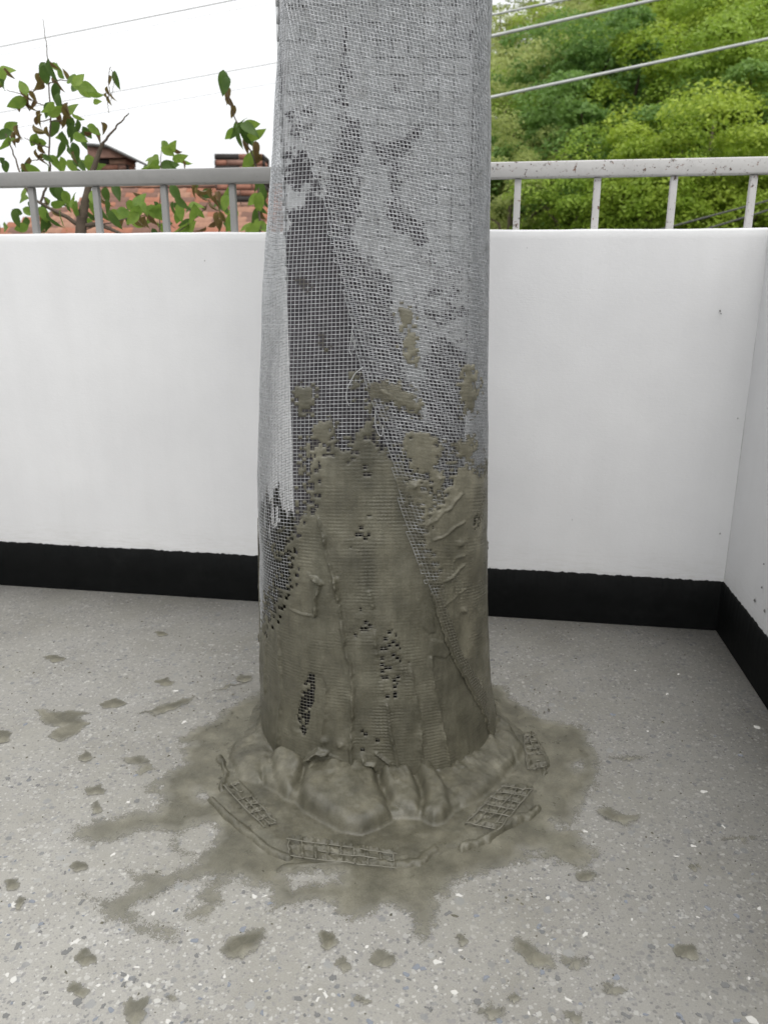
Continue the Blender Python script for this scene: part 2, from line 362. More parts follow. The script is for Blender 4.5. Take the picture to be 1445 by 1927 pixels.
def wall_piece(name, o, d, nrm, length, label):
    n = 140; s = np.linspace(0, length, n); zz = np.linspace(-0.001, WALL_H - 0.006, 60)
    def pt(s_, off, z): return o[None] + np.outer(s_, d) + nrm[None] * off + np.array([0, 0, 1.0])[None] * np.asarray(z).reshape(-1, 1)
    # profile: inner face up, rounded edge, top, outer face down
    prof = [(0.0, z) for z in zz] + [(0.0018, WALL_H - 0.002), (0.006, WALL_H), (WALL_T - 0.006, WALL_H), (WALL_T, WALL_H - 0.006), (WALL_T, -0.25)]
    rows = []
    for off, z in prof:
        wob = (fbm(s * 3.1, np.full(n, z * 3.1), 31, 3) - 0.5) * 0.004 if z > 0.16 else 0
        top = (fbm(s * 7, np.full(n, 1.3), 44, 3) - 0.5) * 0.006 if z > 1.07 else 0
        P = o[None] + s[:, None] * d + nrm[None] * (off + (wob if off < 0.01 else 0) * np.ones(n))[:, None]; P[:, 2] = z + top; rows.append(P)
    V = np.array(rows); k = len(rows)
    i = np.arange(k - 1)[:, None] * n; j = np.arange(n - 1)[None]
    F = np.stack([i + j, i + j + 1, i + n + j + 1, i + n + j], -1).reshape(-1, 4)
    wl_ = tag(link(name, mesh_np(name, V.reshape(-1, 3), F), MAT_WALL), label, 'wall')
    # skirting: black band with a hand-cut upper edge, 5 mm proud
    n2 = 900; s = np.linspace(0, length, n2)
    top = 0.150 + (fbm(s * 5, s * 0 + 3, 61, 3) - .5) * 0.006 + (fbm(s * 110, s * 0, 62, 4) - 0.5) * 0.006
    rows = []
    for off, zf in ((-0.006, 0.001), (-0.006, 0.5), (-0.006, 0.985), (-0.004, 1.0), (0.01, 1.0)):
        P = o[None] + s[:, None] * d + nrm[None] * off; P[:, 2] = 0.001 + zf * top; rows.append(P)
    V = np.array(rows); i = np.arange(4)[:, None] * n2; j = np.arange(n2 - 1)[None]
    F = np.stack([i + j, i + j + 1, i + n2 + j + 1, i + n2 + j], -1).reshape(-1, 4)
    link('skirting', mesh_np('skirting', V.reshape(-1, 3), F), MAT_SKIRT, wl_)
    return wl_
WB = wall_piece('parapet_wall', C0 - WD * 0.0, WD, WN, LEN_B, 'long white parapet wall with black skirting behind the column')
WS = wall_piece('parapet_wall', C0, SD, SN, LEN_S, 'white side parapet wall with black skirting at the right edge')
LN = -WD * -1.0
C1 = C0 + WD * LEN_B
WL = wall_piece('parapet_wall', C1, SD, WD.copy(), LEN_S, 'unseen white side parapet wall with black skirting added beyond the left edge')  # unseen left wall, added to hold back light from the open left side
# paint chips on the side wall
def speck(px, py, r, parent):
    d = ray(px, py); o = np.array([0, 0, CAMH]); t = ((C0 - o) @ SN) / (d @ SN); p = o + d * t - SN * 0.003
    a = np.linspace(0, 2 * np.pi, 9)[:-1]; rr = r * (0.6 + 0.6 * RNG.random(8))
    V = np.array([p] + [p + SD * math.cos(q) * s + np.array([0, 0, 1.]) * math.sin(q) * s for q, s in zip(a, rr)]) ; V[0] -= SN * 0.003
    link('chipped_spot', mesh_np('chipped_spot', V, np.array([[0, 1 + i, 1 + (i + 1) % 8] for i in range(8)])), MAT_CHIP_D, parent)
def speck_b(px, py, r):
    p = on_wall(px, py, -0.004); a = np.linspace(0, 2 * np.pi, 8)[:-1]; rr = r * (0.5 + 0.8 * RNG.random(7))
    V = np.array([p - WN * .002] + [p + WD * math.cos(q) * s_ + np.array([0, 0, 1.]) * math.sin(q) * s_ for q, s_ in zip(a, rr)])
    link('chipped_spot', mesh_np('chipped_spot', V, np.array([[0, 1 + i, 1 + (i + 1) % 7] for i in range(7)])), MAT_CHIP_D, WB)
for q in ((1355, 585, .0028), (1357, 590, .002), (1388, 787, .0018), (1355, 1004, .0028), (1077, 978, .0016), (385, 490, .002), (992, 466, .0012)): speck_b(*q)
for q in ((1422, 1130, .006), (1436, 1106, .004), (1441, 1150, .005), (1440, 1062, .003)): speck(*q, WS)

# ---- railing on the parapet (two lengths meeting behind the column)
ROFF = WALL_T * 0.5
def rail_pt(px, py): return on_wall(px, py, ROFF)
zt = np.mean([rail_pt(0, 325)[2], rail_pt(1440, 295)[2]]); zb = np.mean([rail_pt(0, 352)[2], rail_pt(1440, 328)[2]])
def s_of(p): return float((p - C0) @ WD)
def oriented_box(o, ax, ay, az, sx, sy, sz):
    V, F = box_data(0, 0, 0, sx, sy, sz); return o[None] + V[:, :1] * ax + V[:, 1:2] * ay + V[:, 2:] * az, F
ZA = np.array([0, 0, 1.0])
def railing(s0, s1, px_list, mat, label, extra=(), o=C0, d=WD, nrm=WN):
    p = o + d * (s0 + s1) / 2 + nrm * ROFF
    t = thing('railing', label, 'railing', (p[0], p[1], WALL_H), 'steel railing on the parapet')
    def add(nm, V, F, bv):
        ob = link(nm, mesh_np(nm, V - np.array([p[0], p[1], WALL_H]), F, False), mat, t); bevel(ob, bv, 2)
    c = p.copy(); c[2] = (zt + zb) / 2
    add('top_rail', *oriented_box(c, d, nrm, ZA, s1 - s0, 0.038, zt - zb), 0.004)
    ss = [s_of(rail_pt(x, 400)) for x in px_list] + list(extra)
    for s in ss:
        q = o + d * s + nrm * ROFF; q[2] = (WALL_H + zb) / 2 - 0.012
        add('baluster', *oriented_box(q, d, nrm, ZA, 0.0175, 0.0175, zb - WALL_H + 0.022), 0.002)
sp_ = s_of(rail_pt(65, 400)) - s_of(rail_pt(185, 400))
sl = s_of(rail_pt(65, 400)); sr = s_of(rail_pt(972, 400))
SPLIT = s_of(rail_pt(640, 320))
railing(SPLIT + 0.001, LEN_B - 0.05, (65, 185, 312, 440), MAT_RAIL_L, 'darker grey steel railing on the wall left of the column', [sl + sp_ * k for k in range(1, 10) if sl + sp_ * k < LEN_B - 0.1] + [s_of(rail_pt(440, 400)) - sp_])
railing(-0.03, SPLIT - 0.001, (972, 1120, 1262, 1410), MAT_RAIL_R, 'paler grey steel railing with rust specks right of the column', [sr + sp_])
railing(0.05, LEN_S - 0.1, (), MAT_RAIL_R, 'steel railing on the side wall beyond the right edge', [0.22 * k for k in range(1, 18)], C0, SD, SN)
railing(0.05, LEN_S - 0.1, (), MAT_RAIL_L, 'steel railing on the added side wall beyond the left edge', [0.22 * k for k in range(1, 18)], C1, SD, WD)

# =================================================================== COLUMN
YC = 1.625
LEFT = [(0, 528), (100, 520), (250, 511), (400, 503), (560, 492), (750, 485), (900, 483), (1000, 485), (1130, 488), (1250, 491), (1390, 493), (1500, 490)]
RIGHT = [(0, 920), (300, 918), (500, 916), (700, 914), (900, 913), (1070, 912), (1180, 914), (1290, 920), (1390, 931), (1500, 938)]
def sil(py):
    return np.interp(py, *zip(*LEFT)), np.interp(py, *zip(*RIGHT))
ZS = np.linspace(-0.02, 2.5, 253)
_, PYS = proj(np.stack([np.zeros_like(ZS), np.full_like(ZS, YC), ZS], -1))
l, r = sil(PYS); DEP = YC * CP - (ZS - CAMH) * SP
XL = (l - 722.5) * DEP / FPX; XR = (r - 722.5) * DEP / FPX
top = ZS > 1.44
for A in (XL, XR): A[top] = A[~top][-1]
AZ_ = (XR - XL) / 2 / 1.012; CXZ = (XR + XL) / 2
NZ = 2.35 + 4.6 * sstep(0.25, 1.15, ZS)
KZ = 1 + 0.10 * sstep(0.25, 1.15, ZS)      # a little deeper than wide higher up
NT = np.array([2.3, 2.6, 3.0, 3.5, 4.0, 4.8, 5.6, 6.4, 7.0]); PH = np.linspace(0, 2 * np.pi, 4001); UG = np.linspace(0, 1, 1201)
TAB = []
for n in NT:
    rr = (np.abs(np.cos(PH)) ** n + np.abs(np.sin(PH)) ** n) ** (-1 / n); x, y = rr * np.cos(PH), rr * np.sin(PH)
    s = np.concatenate([[0], np.cumsum(np.hypot(np.diff(x), np.diff(y)))]); TAB.append(np.interp(UG, s / s[-1], PH))
TAB = np.array(TAB)
def surf(u, z, off=0.0):
    """column hull: u = share of the girth counted from the back, 0.25 = left side, 0.5 = front, 0.75 = right side"""
    u, z = np.broadcast_arrays(np.asarray(u, float), np.asarray(z, float)); u = u % 1.0
    a = np.interp(z, ZS, AZ_); cx = np.interp(z, ZS, CXZ); n = np.interp(z, ZS, NZ)
    k = np.clip(np.interp(n, NT, np.arange(len(NT))), 0, len(NT) - 1.001); k0 = k.astype(int); kf = k - k0
    ug = u * (len(UG) - 1); i0 = np.minimum(ug.astype(int), len(UG) - 2); f = ug - i0
    p0 = TAB[k0, i0] * (1 - f) + TAB[k0, i0 + 1] * f; p1 = TAB[k0 + 1, i0] * (1 - f) + TAB[k0 + 1, i0 + 1] * f
    ph = p0 * (1 - kf) + p1 * kf + np.pi / 2           # start at +Y (back), run through -X (left)
    cs, sn = np.cos(ph), np.sin(ph)
    rr = a * (np.abs(cs) ** n + np.abs(sn) ** n) ** (-1 / n)
    nx = np.sign(cs) * np.abs(cs) ** (n - 1); ny = np.sign(sn) * np.abs(sn) ** (n - 1); nl = np.hypot(nx, ny) + 1e-9
    N = np.stack([nx / nl, ny / nl, np.zeros_like(nx)], -1)
    P = np.stack([cx + rr * cs, YC + rr * sn * np.interp(z, ZS, KZ), z + 0 * u], -1)
    return P + N * np.asarray(off)[..., None], N
for _ in range(5):      # fit girth and centre so that the outline falls where the photo has it
    Pz, _n = surf(np.linspace(0, 1, 240)[None] * np.ones((len(ZS), 1)), ZS[:, None] * np.ones((1, 240)))
    qx, qy = proj(Pz); ar = np.arange(len(ZS)); il, ir = qx.argmin(1), qx.argmax(1)
    tl = np.interp(qy[ar, il], *zip(*LEFT)); trr = np.interp(qy[ar, ir], *zip(*RIGHT))
    dep = Pz[ar, il, 1] * CP - (ZS - CAMH) * SP
    eL = (tl - qx[ar, il]) * dep / FPX; eR = (trr - qx[ar, ir]) * dep / FPX
    for A in (eL, eR): A[ZS > 1.40] = A[ZS <= 1.40][-1]
    CXZ = CXZ + (eL + eR) / 2; AZ_ = AZ_ + (eR - eL) / 2
    for A in (CXZ, AZ_): A[ZS > 1.40] = A[ZS <= 1.40][-1]
def front(P, N): return ((P - np.array([0, 0, CAMH])) * N).sum(-1) < 0
GIRTH = 1.42; CELL = 0.00665
ZTOP = 2.3

EDGE = [(0, 543), (190, 545), (270, 565), (330, 590), (390, 610), (472, 623), (530, 640), (600, 655), (680, 672), (750, 695), (810, 715), (870, 735), (940, 748), (1010, 765), (1080, 790), (1125, 810), (1190, 830), (1240, 850), (1285, 875), (1345, 907), (1380, 918), (1500, 935)]
EDGE_PTS = [(x, y) for y, x in EDGE]
def edge_x(py): return np.interp(py, *zip(*EDGE))

c4 = lambda pts: crop(470, 500, 3.074, pts)
c5 = lambda pts: crop(470, 1000, 2.949, pts)
COAT_A = [(470, 1206), (490, 1192), (512, 1160), (520, 1130), (545, 1098), (548, 1051), (532, 1027), (551, 998), (568, 972), (590, 959), (584, 923), (585, 877), (584, 842), (592, 825), (610, 842), (626, 842), (646, 853), (665, 842), (678, 816), (691, 793), (688, 760), (698, 757), (704, 786), (707, 812), (717, 845), (727, 861), (990, 1010), (990, 1600), (440, 1600)]
COAT_B = [(960, 876), (899, 874), (870, 877), (857, 884), (847, 910), (834, 942), (815, 946), (802, 955), (795, 975), (797, 1020), (803, 1058), (823, 1078), (812, 1112), (790, 1112), (780, 1600), (990, 1600), (990, 880)]
BLOB_B = [c4([(865, 245), (930, 255), (945, 290), (925, 340), (940, 420), (965, 470), (970, 520), (945, 570), (905, 575), (890, 520), (890, 460), (900, 400), (890, 340), (870, 300)]),
          c4([(695, 680), (760, 680), (850, 690), (960, 740), (990, 800), (980, 850), (930, 850), (880, 815), (800, 800), (720, 770), (700, 730)]),
          c4([(1240, 575), (1300, 580), (1315, 640), (1310, 780), (1290, 860), (1230, 870), (1245, 800), (1215, 740), (1220, 680), (1245, 640)]),
          c4([(900, 980), (990, 960), (1060, 1000), (1110, 1030), (1100, 1100), (1070, 1180), (1000, 1220), (940, 1180), (900, 1080), (885, 1020)]),
          [(775, 900), (800, 905), (815, 930), (800, 950), (770, 945), (752, 925), (750, 905)],
          [(818, 885), (833, 888), (838, 912), (828, 918), (808, 900)],
          [(862, 830), (890, 820), (900, 845), (880, 868), (858, 860)]]
BLOB_A = [c4([(270, 720), (340, 690), (365, 720), (350, 800), (355, 850), (310, 850), (275, 800)]), c4([(590, 610), (630, 600), (640, 640), (620, 690), (595, 670)]),
          c4([(400, 420), (435, 400), (445, 450), (425, 470)]), c4([(270, 70), (310, 60), (350, 100), (330, 140), (290, 110)]),
          c4([(370, 920), (470, 890), (500, 1000), (420, 1060), (370, 1020)])]
HOLES_A = [c5([(330, 780), (362, 800), (352, 950), (302, 1140), (272, 1100), (265, 1000), (290, 900)])]
SPARSE_A = [((691, 900), (9, 40), .22), ((685, 960), (30, 14), .12), ((674, 1000), (22, 40), .14), ((672, 1170), (12, 30), .2), ((690, 1178), (18, 10), .3), ((735, 1245), (20, 60), .34), ((770, 1235), (4, 14), .6), ((735, 1310), (15, 10), .4), ((588, 1265), (6, 12), .35), ((700, 1395), (26, 30), .05)]
STRONG = [((697, 1380), (40, 40), 2.6), ((740, 1270), (40, 70), 1.3), ((690, 1000), (50, 130), 1.0), ((560, 1010), (20, 60), 1.0)]

def cell_fill(P, N, u, z, main, blobs, holes=(), sparse=(), seed=0, zback=0.47):
    px, py = proj(P); fr = front(P, N)
    ci, ri = np.floor(u * GIRTH / CELL), np.floor(z / CELL)
    R1, R2, R3, R4 = (_hash(ci, ri, seed * 7 + q) for q in range(4))
    jx = (fbm(px / 11, py / 11, seed, 3) - .5) * 17; jy = (fbm(px / 11, py / 11, seed + 5, 3) - .5) * 17
    f = in_poly(px + jx, py + jy, main)
    for b in blobs:
        inside = in_poly(px + jx * .5, py + jy * .5, b); db = poly_dist(px, py, b, True); f |= (inside & (R1 < 0.985) & ~((db < 9) & (R3 < .42 * (1 - db / 9)))) | ((db < 14) & (R2 < .45 * (1 - db / 14)))
    dm = poly_dist(px, py, main, True)
    f |= (dm < 34) & ~f & (R2 < 0.42 * (1 - dm / 34) * (0.3 + 1.4 * fbm(px / 25, py / 25, seed + 3, 2)))
    f &= ~((dm < 22) & (R3 < 0.34 * (1 - dm / 22)))
    for h in holes: f &= ~(in_poly(px + jx * .4, py + jy * .4, h) & (R4 < 0.85))
    for (cx, cy), (rx, ry), pr in sparse:
        q = ((px - cx) / rx) ** 2 + ((py - cy) / ry) ** 2; f &= ~((q < 1) & (R1 < pr * .62))
    back = z < zback + (fbm(u * 60, z * 14, seed + 9, 4) - .5) * 0.30
    return np.where(fr, f, back)

RID_A = [([(609, 1007), (616, 1047), (629, 1085), (636, 1125), (643, 1163), (650, 1217), (660, 1251), (665, 1292), (663, 1339), (662, 1390), (662, 1490)], 3.2, 3.2),
         ([(704, 1190), (711, 1244), (721, 1298), (731, 1339), (738, 1390), (751, 1461)], 2.6, 2.4), ([(772, 1251), (782, 1315), (790, 1356), (794, 1427), (812, 1475)], 2.5, 2.2),
         ([(809, 1237), (816, 1292), (826, 1332), (836, 1390), (846, 1448), (860, 1481)], 2.6, 2.8), ([(602, 1210), (609, 1254), (616, 1288), (611, 1356), (606, 1407)], 2.6, 1.4),
         ([(595, 1088), (606, 1098), (595, 1122), (594, 1156)], 4.5, 4.0), ([(632, 1090), (637, 1125)], 5, 5), ([(694, 1115), (704, 1142)], 5, 3.2), ([(594, 962), (606, 1000), (612, 1030)], 2.4, 1.8),
         ([(677, 1410), (687, 1437), (704, 1437), (707, 1451)], 2.4, 2.6), ([(707, 1417), (731, 1434), (735, 1458)], 2.2, 2.2), ([(545, 1145), (570, 1155), (592, 1157)], 2.2, 1.6), ([(580, 1425), (600, 1410), (615, 1416)], 4, 5), ([(525, 1200), (531, 1310), (522, 1420)], 3, 1.4), ([(505, 1100), (503, 1180), (500, 1300)], 4, 1.8)]
RID_B = [([(867, 929), (857, 943), (846, 957), (833, 964), (819, 980), (805, 990), (798, 1007)], 2.8, 2.6), ([(871, 982), (854, 994), (836, 1009), (817, 1017)], 2.6, 2.2), ([(872, 1046), (857, 1049), (852, 1055)], 2.4, 2.6),
         ([(872, 1063), (857, 1078), (841, 1091), (827, 1099)], 2.6, 3.0), ([(874, 1109), (843, 1136), (823, 1153)], 2.4, 2.2), ([(857, 1190), (829, 1197)], 2.2, 2.0), ([(850, 1060), (852, 1160)], 1.8, 1.6),
         ([(700, 722), (740, 748), (780, 770)], 3, 2.0), ([(885, 695), (893, 720), (890, 770)], 5, 2.2)]
LUMP_A = [((640, 1400), 7, 6), ((587, 1425), 7, 8), ((612, 1395), 5, 5), ((560, 1375), 6, 4), ((500, 1080), 5, 4)]
LUMP_B = [((865, 1021), 7, 7), ((784, 912), 9, 9), ((772, 903), 8, 7), ((831, 901), 6, 11), ((826, 880), 4, 9), ((811, 892), 5, 8), ((872, 1148), 5, 5), ((893, 703), 5, 4)]
PAD_A = [[(792, 1132), (803, 1140), (815, 1160), (822, 1190), (805, 1194), (795, 1180)], [(809, 1200), (835, 1205), (850, 1228), (838, 1240), (812, 1236), (806, 1220)]]

def coat_mesh(name, off0, ridges, lumps, pads, fillfn, zmax, u0, u1, parent, SUB=3, shear=0.0, strong=(), rk=3.0):
    nu = int(round((u1 - u0) * GIRTH / CELL)); nv = int(round(zmax / CELL))
    uu = u0 + (u1 - u0) * (np.arange(nu * SUB) + .5) / (nu * SUB); zz = (np.arange(nv * SUB) + .5) * CELL / SUB
    U, Z = np.meshgrid(uu, zz); P, N = surf(U, Z, np.full(U.shape, off0))
    full = fillfn(P, N, U, Z)
    ug = u0 + (u1 - u0) * np.arange(nu * SUB + 1) / (nu * SUB); zg = np.arange(nv * SUB + 1) * CELL / SUB
    UG_, ZG_ = np.meshgrid(ug, zg); P, N = surf(UG_, ZG_, np.full(UG_.shape, off0)); px, py = proj(P)
    h = np.full(UG_.shape, 1.1)
    ci = np.arange(nu * SUB + 1) / SUB; ri = np.arange(nv * SUB + 1) / SUB
    CI, RI = np.meshgrid(ci, ri); RI = RI + shear * CI
    amp = 0.55 * sstep(0.3, 0.75, fbm(px / 45, py / 45, 71, 3)) + 0.25
    for (cx, cy), (rx, ry), k in strong: amp = amp + k * np.exp(-(((px - cx) / rx) ** 2 + ((py - cy) / ry) ** 2) * 1.3)
    amp = np.minimum(amp, 1.5)
    h = h + 1.7 * (0.5 - np.abs(fbm(px / 17, py / 190, 76, 3) - .5) * 3) * sstep(900, 1150, py)
    sm = 1.0
    for pd in pads: sm = sm * (1 - sstep(0, 5, np.where(in_poly(px, py, pd), poly_dist(px, py, pd, True), 0)))
    imp = 0.62 * np.cos(2 * np.pi * RI) + 0.42 * np.cos(2 * np.pi * CI) * sstep(0.5, 1.5, amp) + 0.12 * np.cos(2 * np.pi * CI)
    h = h + amp * imp * sm * (0.35 + 1.2 * sstep(.35, .65, fbm(px / 30, py / 30, 77, 3)))
    h = h + (fbm(px / 60, py / 85, 72, 4) - 0.5) * 4.0 + (fbm(px / 12, py / 20, 73, 3) - .5) * 1.3
    wx = (fbm(px / 16, py / 16, 80, 3) - .5) * 9
    for pts, wd, ht in ridges:
        d, sg = poly_side(px + wx * .7, py + wx * .4, pts); ends = np.minimum(np.hypot(px - pts[0][0], py - pts[0][1]), np.hypot(px - pts[-1][0], py - pts[-1][1]))
        prof_ = np.where(sg > 0, 0.3 * np.exp(-d / (wd * 4.0)) * sstep(0, 14, ends) + .7 * np.exp(-(d / (wd * .95)) ** 2), np.exp(-(d / (wd * .6)) ** 2))
        h = h + rk * ht * prof_ * (0.6 + 0.8 * sstep(.3, .7, fbm(px / 34, py / 34, 74, 3)))
    for (cx, cy), r_, ht in lumps:
        d = np.hypot(px - cx + wx * .8, py - cy + wx * .5); h = h + ht * np.exp(-(d / r_) ** 2) * (0.4 + 1.2 * fbm(px / 5, py / 5, 75, 2))
    for pd in pads: h = h + 2.6 * sstep(0, 4, np.where(in_poly(px, py, pd), poly_dist(px, py, pd, True), 0))
    # tuck the rim of the coat in behind the wires
    pad = np.pad(full, 1, mode='edge'); allf = pad[:-1, :-1] & pad[1:, :-1] & pad[:-1, 1:] & pad[1:, 1:]
    dist = allf.astype(float); er = allf
    for _ in range(9):
        er = np.pad(er, 1, mode='edge'); er = er[1:-1, 1:-1] & er[:-2, 1:-1] & er[2:, 1:-1] & er[1:-1, :-2] & er[1:-1, 2:]; dist += er
    wgt = sstep(0, 9, dist)
    h = np.where(allf, h * wgt + (1 - wgt) * (0.25 + 0.35 * imp), -1.4)
    P = P + N * (h * 0.001)[..., None]
    n = nu * SUB + 1
    i = np.arange(nv * SUB)[:, None] * n; j = np.arange(nu * SUB)[None]
    Fq = np.stack([i + j, i + j + 1, i + n + j + 1, i + n + j], -1)[full]
    V, F_ = compact(P.reshape(-1, 3), Fq)
    return V, F_

COLUMN = thing('column', 'pillar wrapped in wire mesh, lower half plastered with wet cement', 'column', (0, YC, 0))
ORG = np.array([0, YC, 0.0])
# inner pillar
y0 = YC - 0.155
pl = at_depth(537, 500, y0)[0]; pr = at_depth(885, 500, y0)[0]
nx, nz = 120, 420; hd = 0.155
xs = np.linspace(pl, pr, nx); zs = np.linspace(0.001, 2.32, nz)
X, Z = np.meshgrid(xs, zs); P = np.stack([X, np.full_like(X, y0), Z], -1); px, py = proj(P)
rnd_c = np.minimum(X - pl, pr - X); P[..., 1] += 0.012 * np.clip(1 - rnd_c / 0.012, 0, 1) ** 2
c3 = lambda pts: crop(470, 0, 3.074, pts)
DARK = [[(528, 470), (545, 400), (570, 375), (590, 345), (600, 365), (612, 390), (615, 330), (633, 286), (652, 234), (668, 228), (676, 300), (676, 380), (664, 440), (668, 480), (700, 500), (735, 520), (742, 560), (750, 620), (760, 660), (768, 720), (785, 790), (800, 800), (800, 780), (798, 700), (815, 640), (860, 650), (900, 700), (900, 1700), (500, 1700), (520, 800)],
        c3([(715, 830), (790, 800), (900, 790), (980, 750), (940, 900), (860, 920), (870, 1080), (830, 1200), (930, 1240), (1040, 1380), (1000, 1440), (880, 1350), (790, 1270), (810, 1100), (820, 950), (740, 890)]),
        c3([(825, 510), (870, 500), (875, 530), (840, 550)]), c3([(225, 10), (310, 30), (300, 60), (230, 55)]), c3([(640, 1580), (720, 1590), (740, 1640), (680, 1670), (640, 1640)]), c3([(1040, 1650), (1120, 1650), (1110, 1720), (1040, 1700)])]
LINES = [([(655, 0), (652, 60), (646, 105), (640, 170)], 4), ([(738, 200), (742, 230)], 4), ([(885, 60), (880, 95)], 8), ([(700, 440), (740, 420)], 6), ([(672, 225), (676, 370)], 6)]
dark = np.zeros(px.shape)
for pg in DARK:
    ins = in_poly(px, py, pg); d = poly_dist(px, py, pg, True); dark = np.maximum(dark, np.clip(0.5 + np.where(ins, d, -d * .7) / 48, 0, 1.3))
for pts, wd in LINES: dark = np.maximum(dark, 0.75 * np.exp(-(poly_dist(px, py, pts) / wd) ** 2))
ELL = (((562, 310), (50, 100), .64), ((600, 330), (30, 60), .52), ((840, 570), (80, 80), .50), ((885, 620), (30, 110), .56), ((570, 220), (45, 75), .46), ((800, 480), (40, 60), .44), ((648, 150), (24, 150), .58), ((760, 330), (40, 60), .44), ((850, 520), (60, 60), .36), ((790, 560), (60, 80), .38), ((720, 470), (40, 30), .4), ((560, 100), (28, 70), .44), ((765, 440), (60, 40), .38))
for (cx, cy), (rx, ry), k in ELL:
    dark = np.maximum(dark, k * np.exp(-((px - cx) / rx) ** 2 - ((py - cy) / ry) ** 2) * 1.05)
n = nx; i = np.arange(nz - 1)[:, None] * n; j = np.arange(nx - 1)[None]
Ff = np.stack([i + j, i + j + 1, i + n + j + 1, i + n + j], -1).reshape(-1, 4)
Vf = P.reshape(-1, 3); darkf = dark.ravel()
xb = YC + hd
side = []
for sx in (pl, pr):
    Zc = zs[:, None] * np.ones((1, 12)); Yc_ = np.linspace(y0 + 0.012, xb, 12)[None] * np.ones((nz, 1)); Pq = np.stack([np.full_like(Zc, sx), Yc_, Zc], -1).reshape(-1, 3)
    i = np.arange(nz - 1)[:, None] * 12; j = np.arange(11)[None]; Fq = np.stack([i + j, i + j + 1, i + 13 + j, i + 12 + j], -1).reshape(-1, 4)
    side.append((Pq, Fq))
Pq = np.array([[pl, xb, 0.001], [pr, xb, 0.001], [pr, xb, 2.32], [pl, xb, 2.32]]); side.append((Pq, np.array([[0, 1, 2, 3]])))
Pq = np.array([[pl, y0 + .01, 2.32], [pr, y0 + .01, 2.32], [pr, xb, 2.32], [pl, xb, 2.32]]); side.append((Pq, np.array([[0, 1, 2, 3]])))
Vall, Fall = join([(Vf, Ff)] + side)
me = mesh_np('pillar', Vall - ORG, Fall)
dk_side = [0.35 + 0.6 * sstep(1.0, 0.6, s[0][:, 2]) for s in side]
attr(me, 'dark', np.concatenate([darkf] + dk_side)); PIL = link('pillar', me, MAT_PILLAR, COLUMN); PIL['label'] = 'square pillar core with dark adhesive where mosaic tiles are missing'
# mosaic tiles on the pillar: each one seen through the mesh is a piece of its own
TILE_MATS = []
for nm_, c_ in (('pale', (0.52, 0.53, 0.54)), ('mid', (0.46, 0.47, 0.48)), ('dull', (0.40, 0.41, 0.42))):
    m = M('mosaic_tile_' + nm_); co = m.coord('Object'); gm = m.n('ShaderNodeNewGeometry').outputs['Position']
    b_ = m.ramp(m.noise(gm, 60, 5, 0.7), [(0.3, tuple(x * .78 for x in c_)), (0.65, c_)])
    b_ = m.mix(m.ramp(m.noise(gm, 130, 5, 0.75), [(0.66, 0.0), (0.71, 0.85)]), b_, (0.07, 0.066, 0.07))
    m.col(b_); m.set(Roughness=0.4); m.nor(m.bump(m.noise(gm, 150, 4), 0.25, 0.002)); TILE_MATS.append(m.m)
PIT, TSZ = 0.0252, 0.02405
TVAR = []
for k in range(6):
    h_ = TSZ / 2; c_ = [(-h_, -h_), (h_, -h_), (h_, h_), (-h_, h_)]
    if k in (3, 4, 5): x_ = h_ * random.uniform(.2, 1.2); y_ = h_ * random.uniform(.2, 1.2); c_ = [(-h_, -h_), (h_, -h_), (h_, h_ - y_), (h_ - x_, h_), (-h_, h_)]
    n_ = len(c_); ring = np.array([[a, 0, b] for a, b in c_]); V = np.concatenate([ring, ring * .965 + [0, -0.0026, 0]])
    me = bpy.data.meshes.new('mosaic_tile'); me.from_pydata([tuple(v) for v in V], [], [[i, (i + 1) % n_, n_ + (i + 1) % n_, n_ + i] for i in range(n_)] + [list(range(n_, 2 * n_))])
    for mt in TILE_MATS[k % 3:k % 3 + 1]: me.materials.append(mt)
    TVAR.append(me)
def dark_at(px, py):
    d_ = 0.0; px = np.array([px]); py = np.array([py])
    for pg in DARK:
        ins = in_poly(px, py, pg); d = poly_dist(px, py, pg, True); d_ = max(d_, float(np.clip(0.5 + np.where(ins, d, -d * .8) / 40, 0, 1.2)[0]))
    for (cx, cy), (rx, ry), k in ELL: d_ = max(d_, float((k * np.exp(-((px - cx) / rx) ** 2 - ((py - cy) / ry) ** 2))[0]))
    return d_
cand = []; rest = []
for r_ in range(int(2.3 / PIT)):
    for c_ in range(int((pr - pl) / PIT)):
        x = pl + (c_ + .5) * PIT + ((pr - pl) % PIT) / 2; z = .01 + (r_ + .5) * PIT; q = np.array([x, y0 - .0005, z]); a, b = proj(q)
        if b > 1000: continue
        if dark_at(float(a), float(b)) + (random.random() - .5) * .16 > 0.24: continue
        (cand if b > -30 else rest).append(q)
cand.sort(key=lambda q: q[2]); rest += [q for q in cand[300:]]
for q in cand[:300]:
    o = bpy.data.objects.new('mosaic_tile', random.choice(TVAR[:3] * 4 + TVAR[3:])); COL.objects.link(o); o.parent = COLUMN
    o.location = tuple(q - ORG); o.rotation_euler = (random.gauss(0, .012), random.gauss(0, .008), random.gauss(0, .012))
parts = []
for q in rest: V, F_ = box_data(q[0], q[1] - .0012, q[2], TSZ, .003, TSZ); parts.append((V, F_))
for r_ in range(int(2.3 / PIT)):
    for c_ in range(int(2 * hd / PIT)):
        yy = y0 + (c_ + .6) * PIT; z = .01 + (r_ + .5) * PIT
        if z < .9 + .3 * random.random(): continue
        for xx in (pl, pr): V, F_ = box_data(xx, yy, z, .004, TSZ, TSZ); parts.append((V, F_))
V, F_ = join(parts); o = link('mosaic_tiling', mesh_np('mosaic_tiling', V - ORG, F_, False), TILE_MATS[1], COLUMN); o['kind'] = 'stuff'

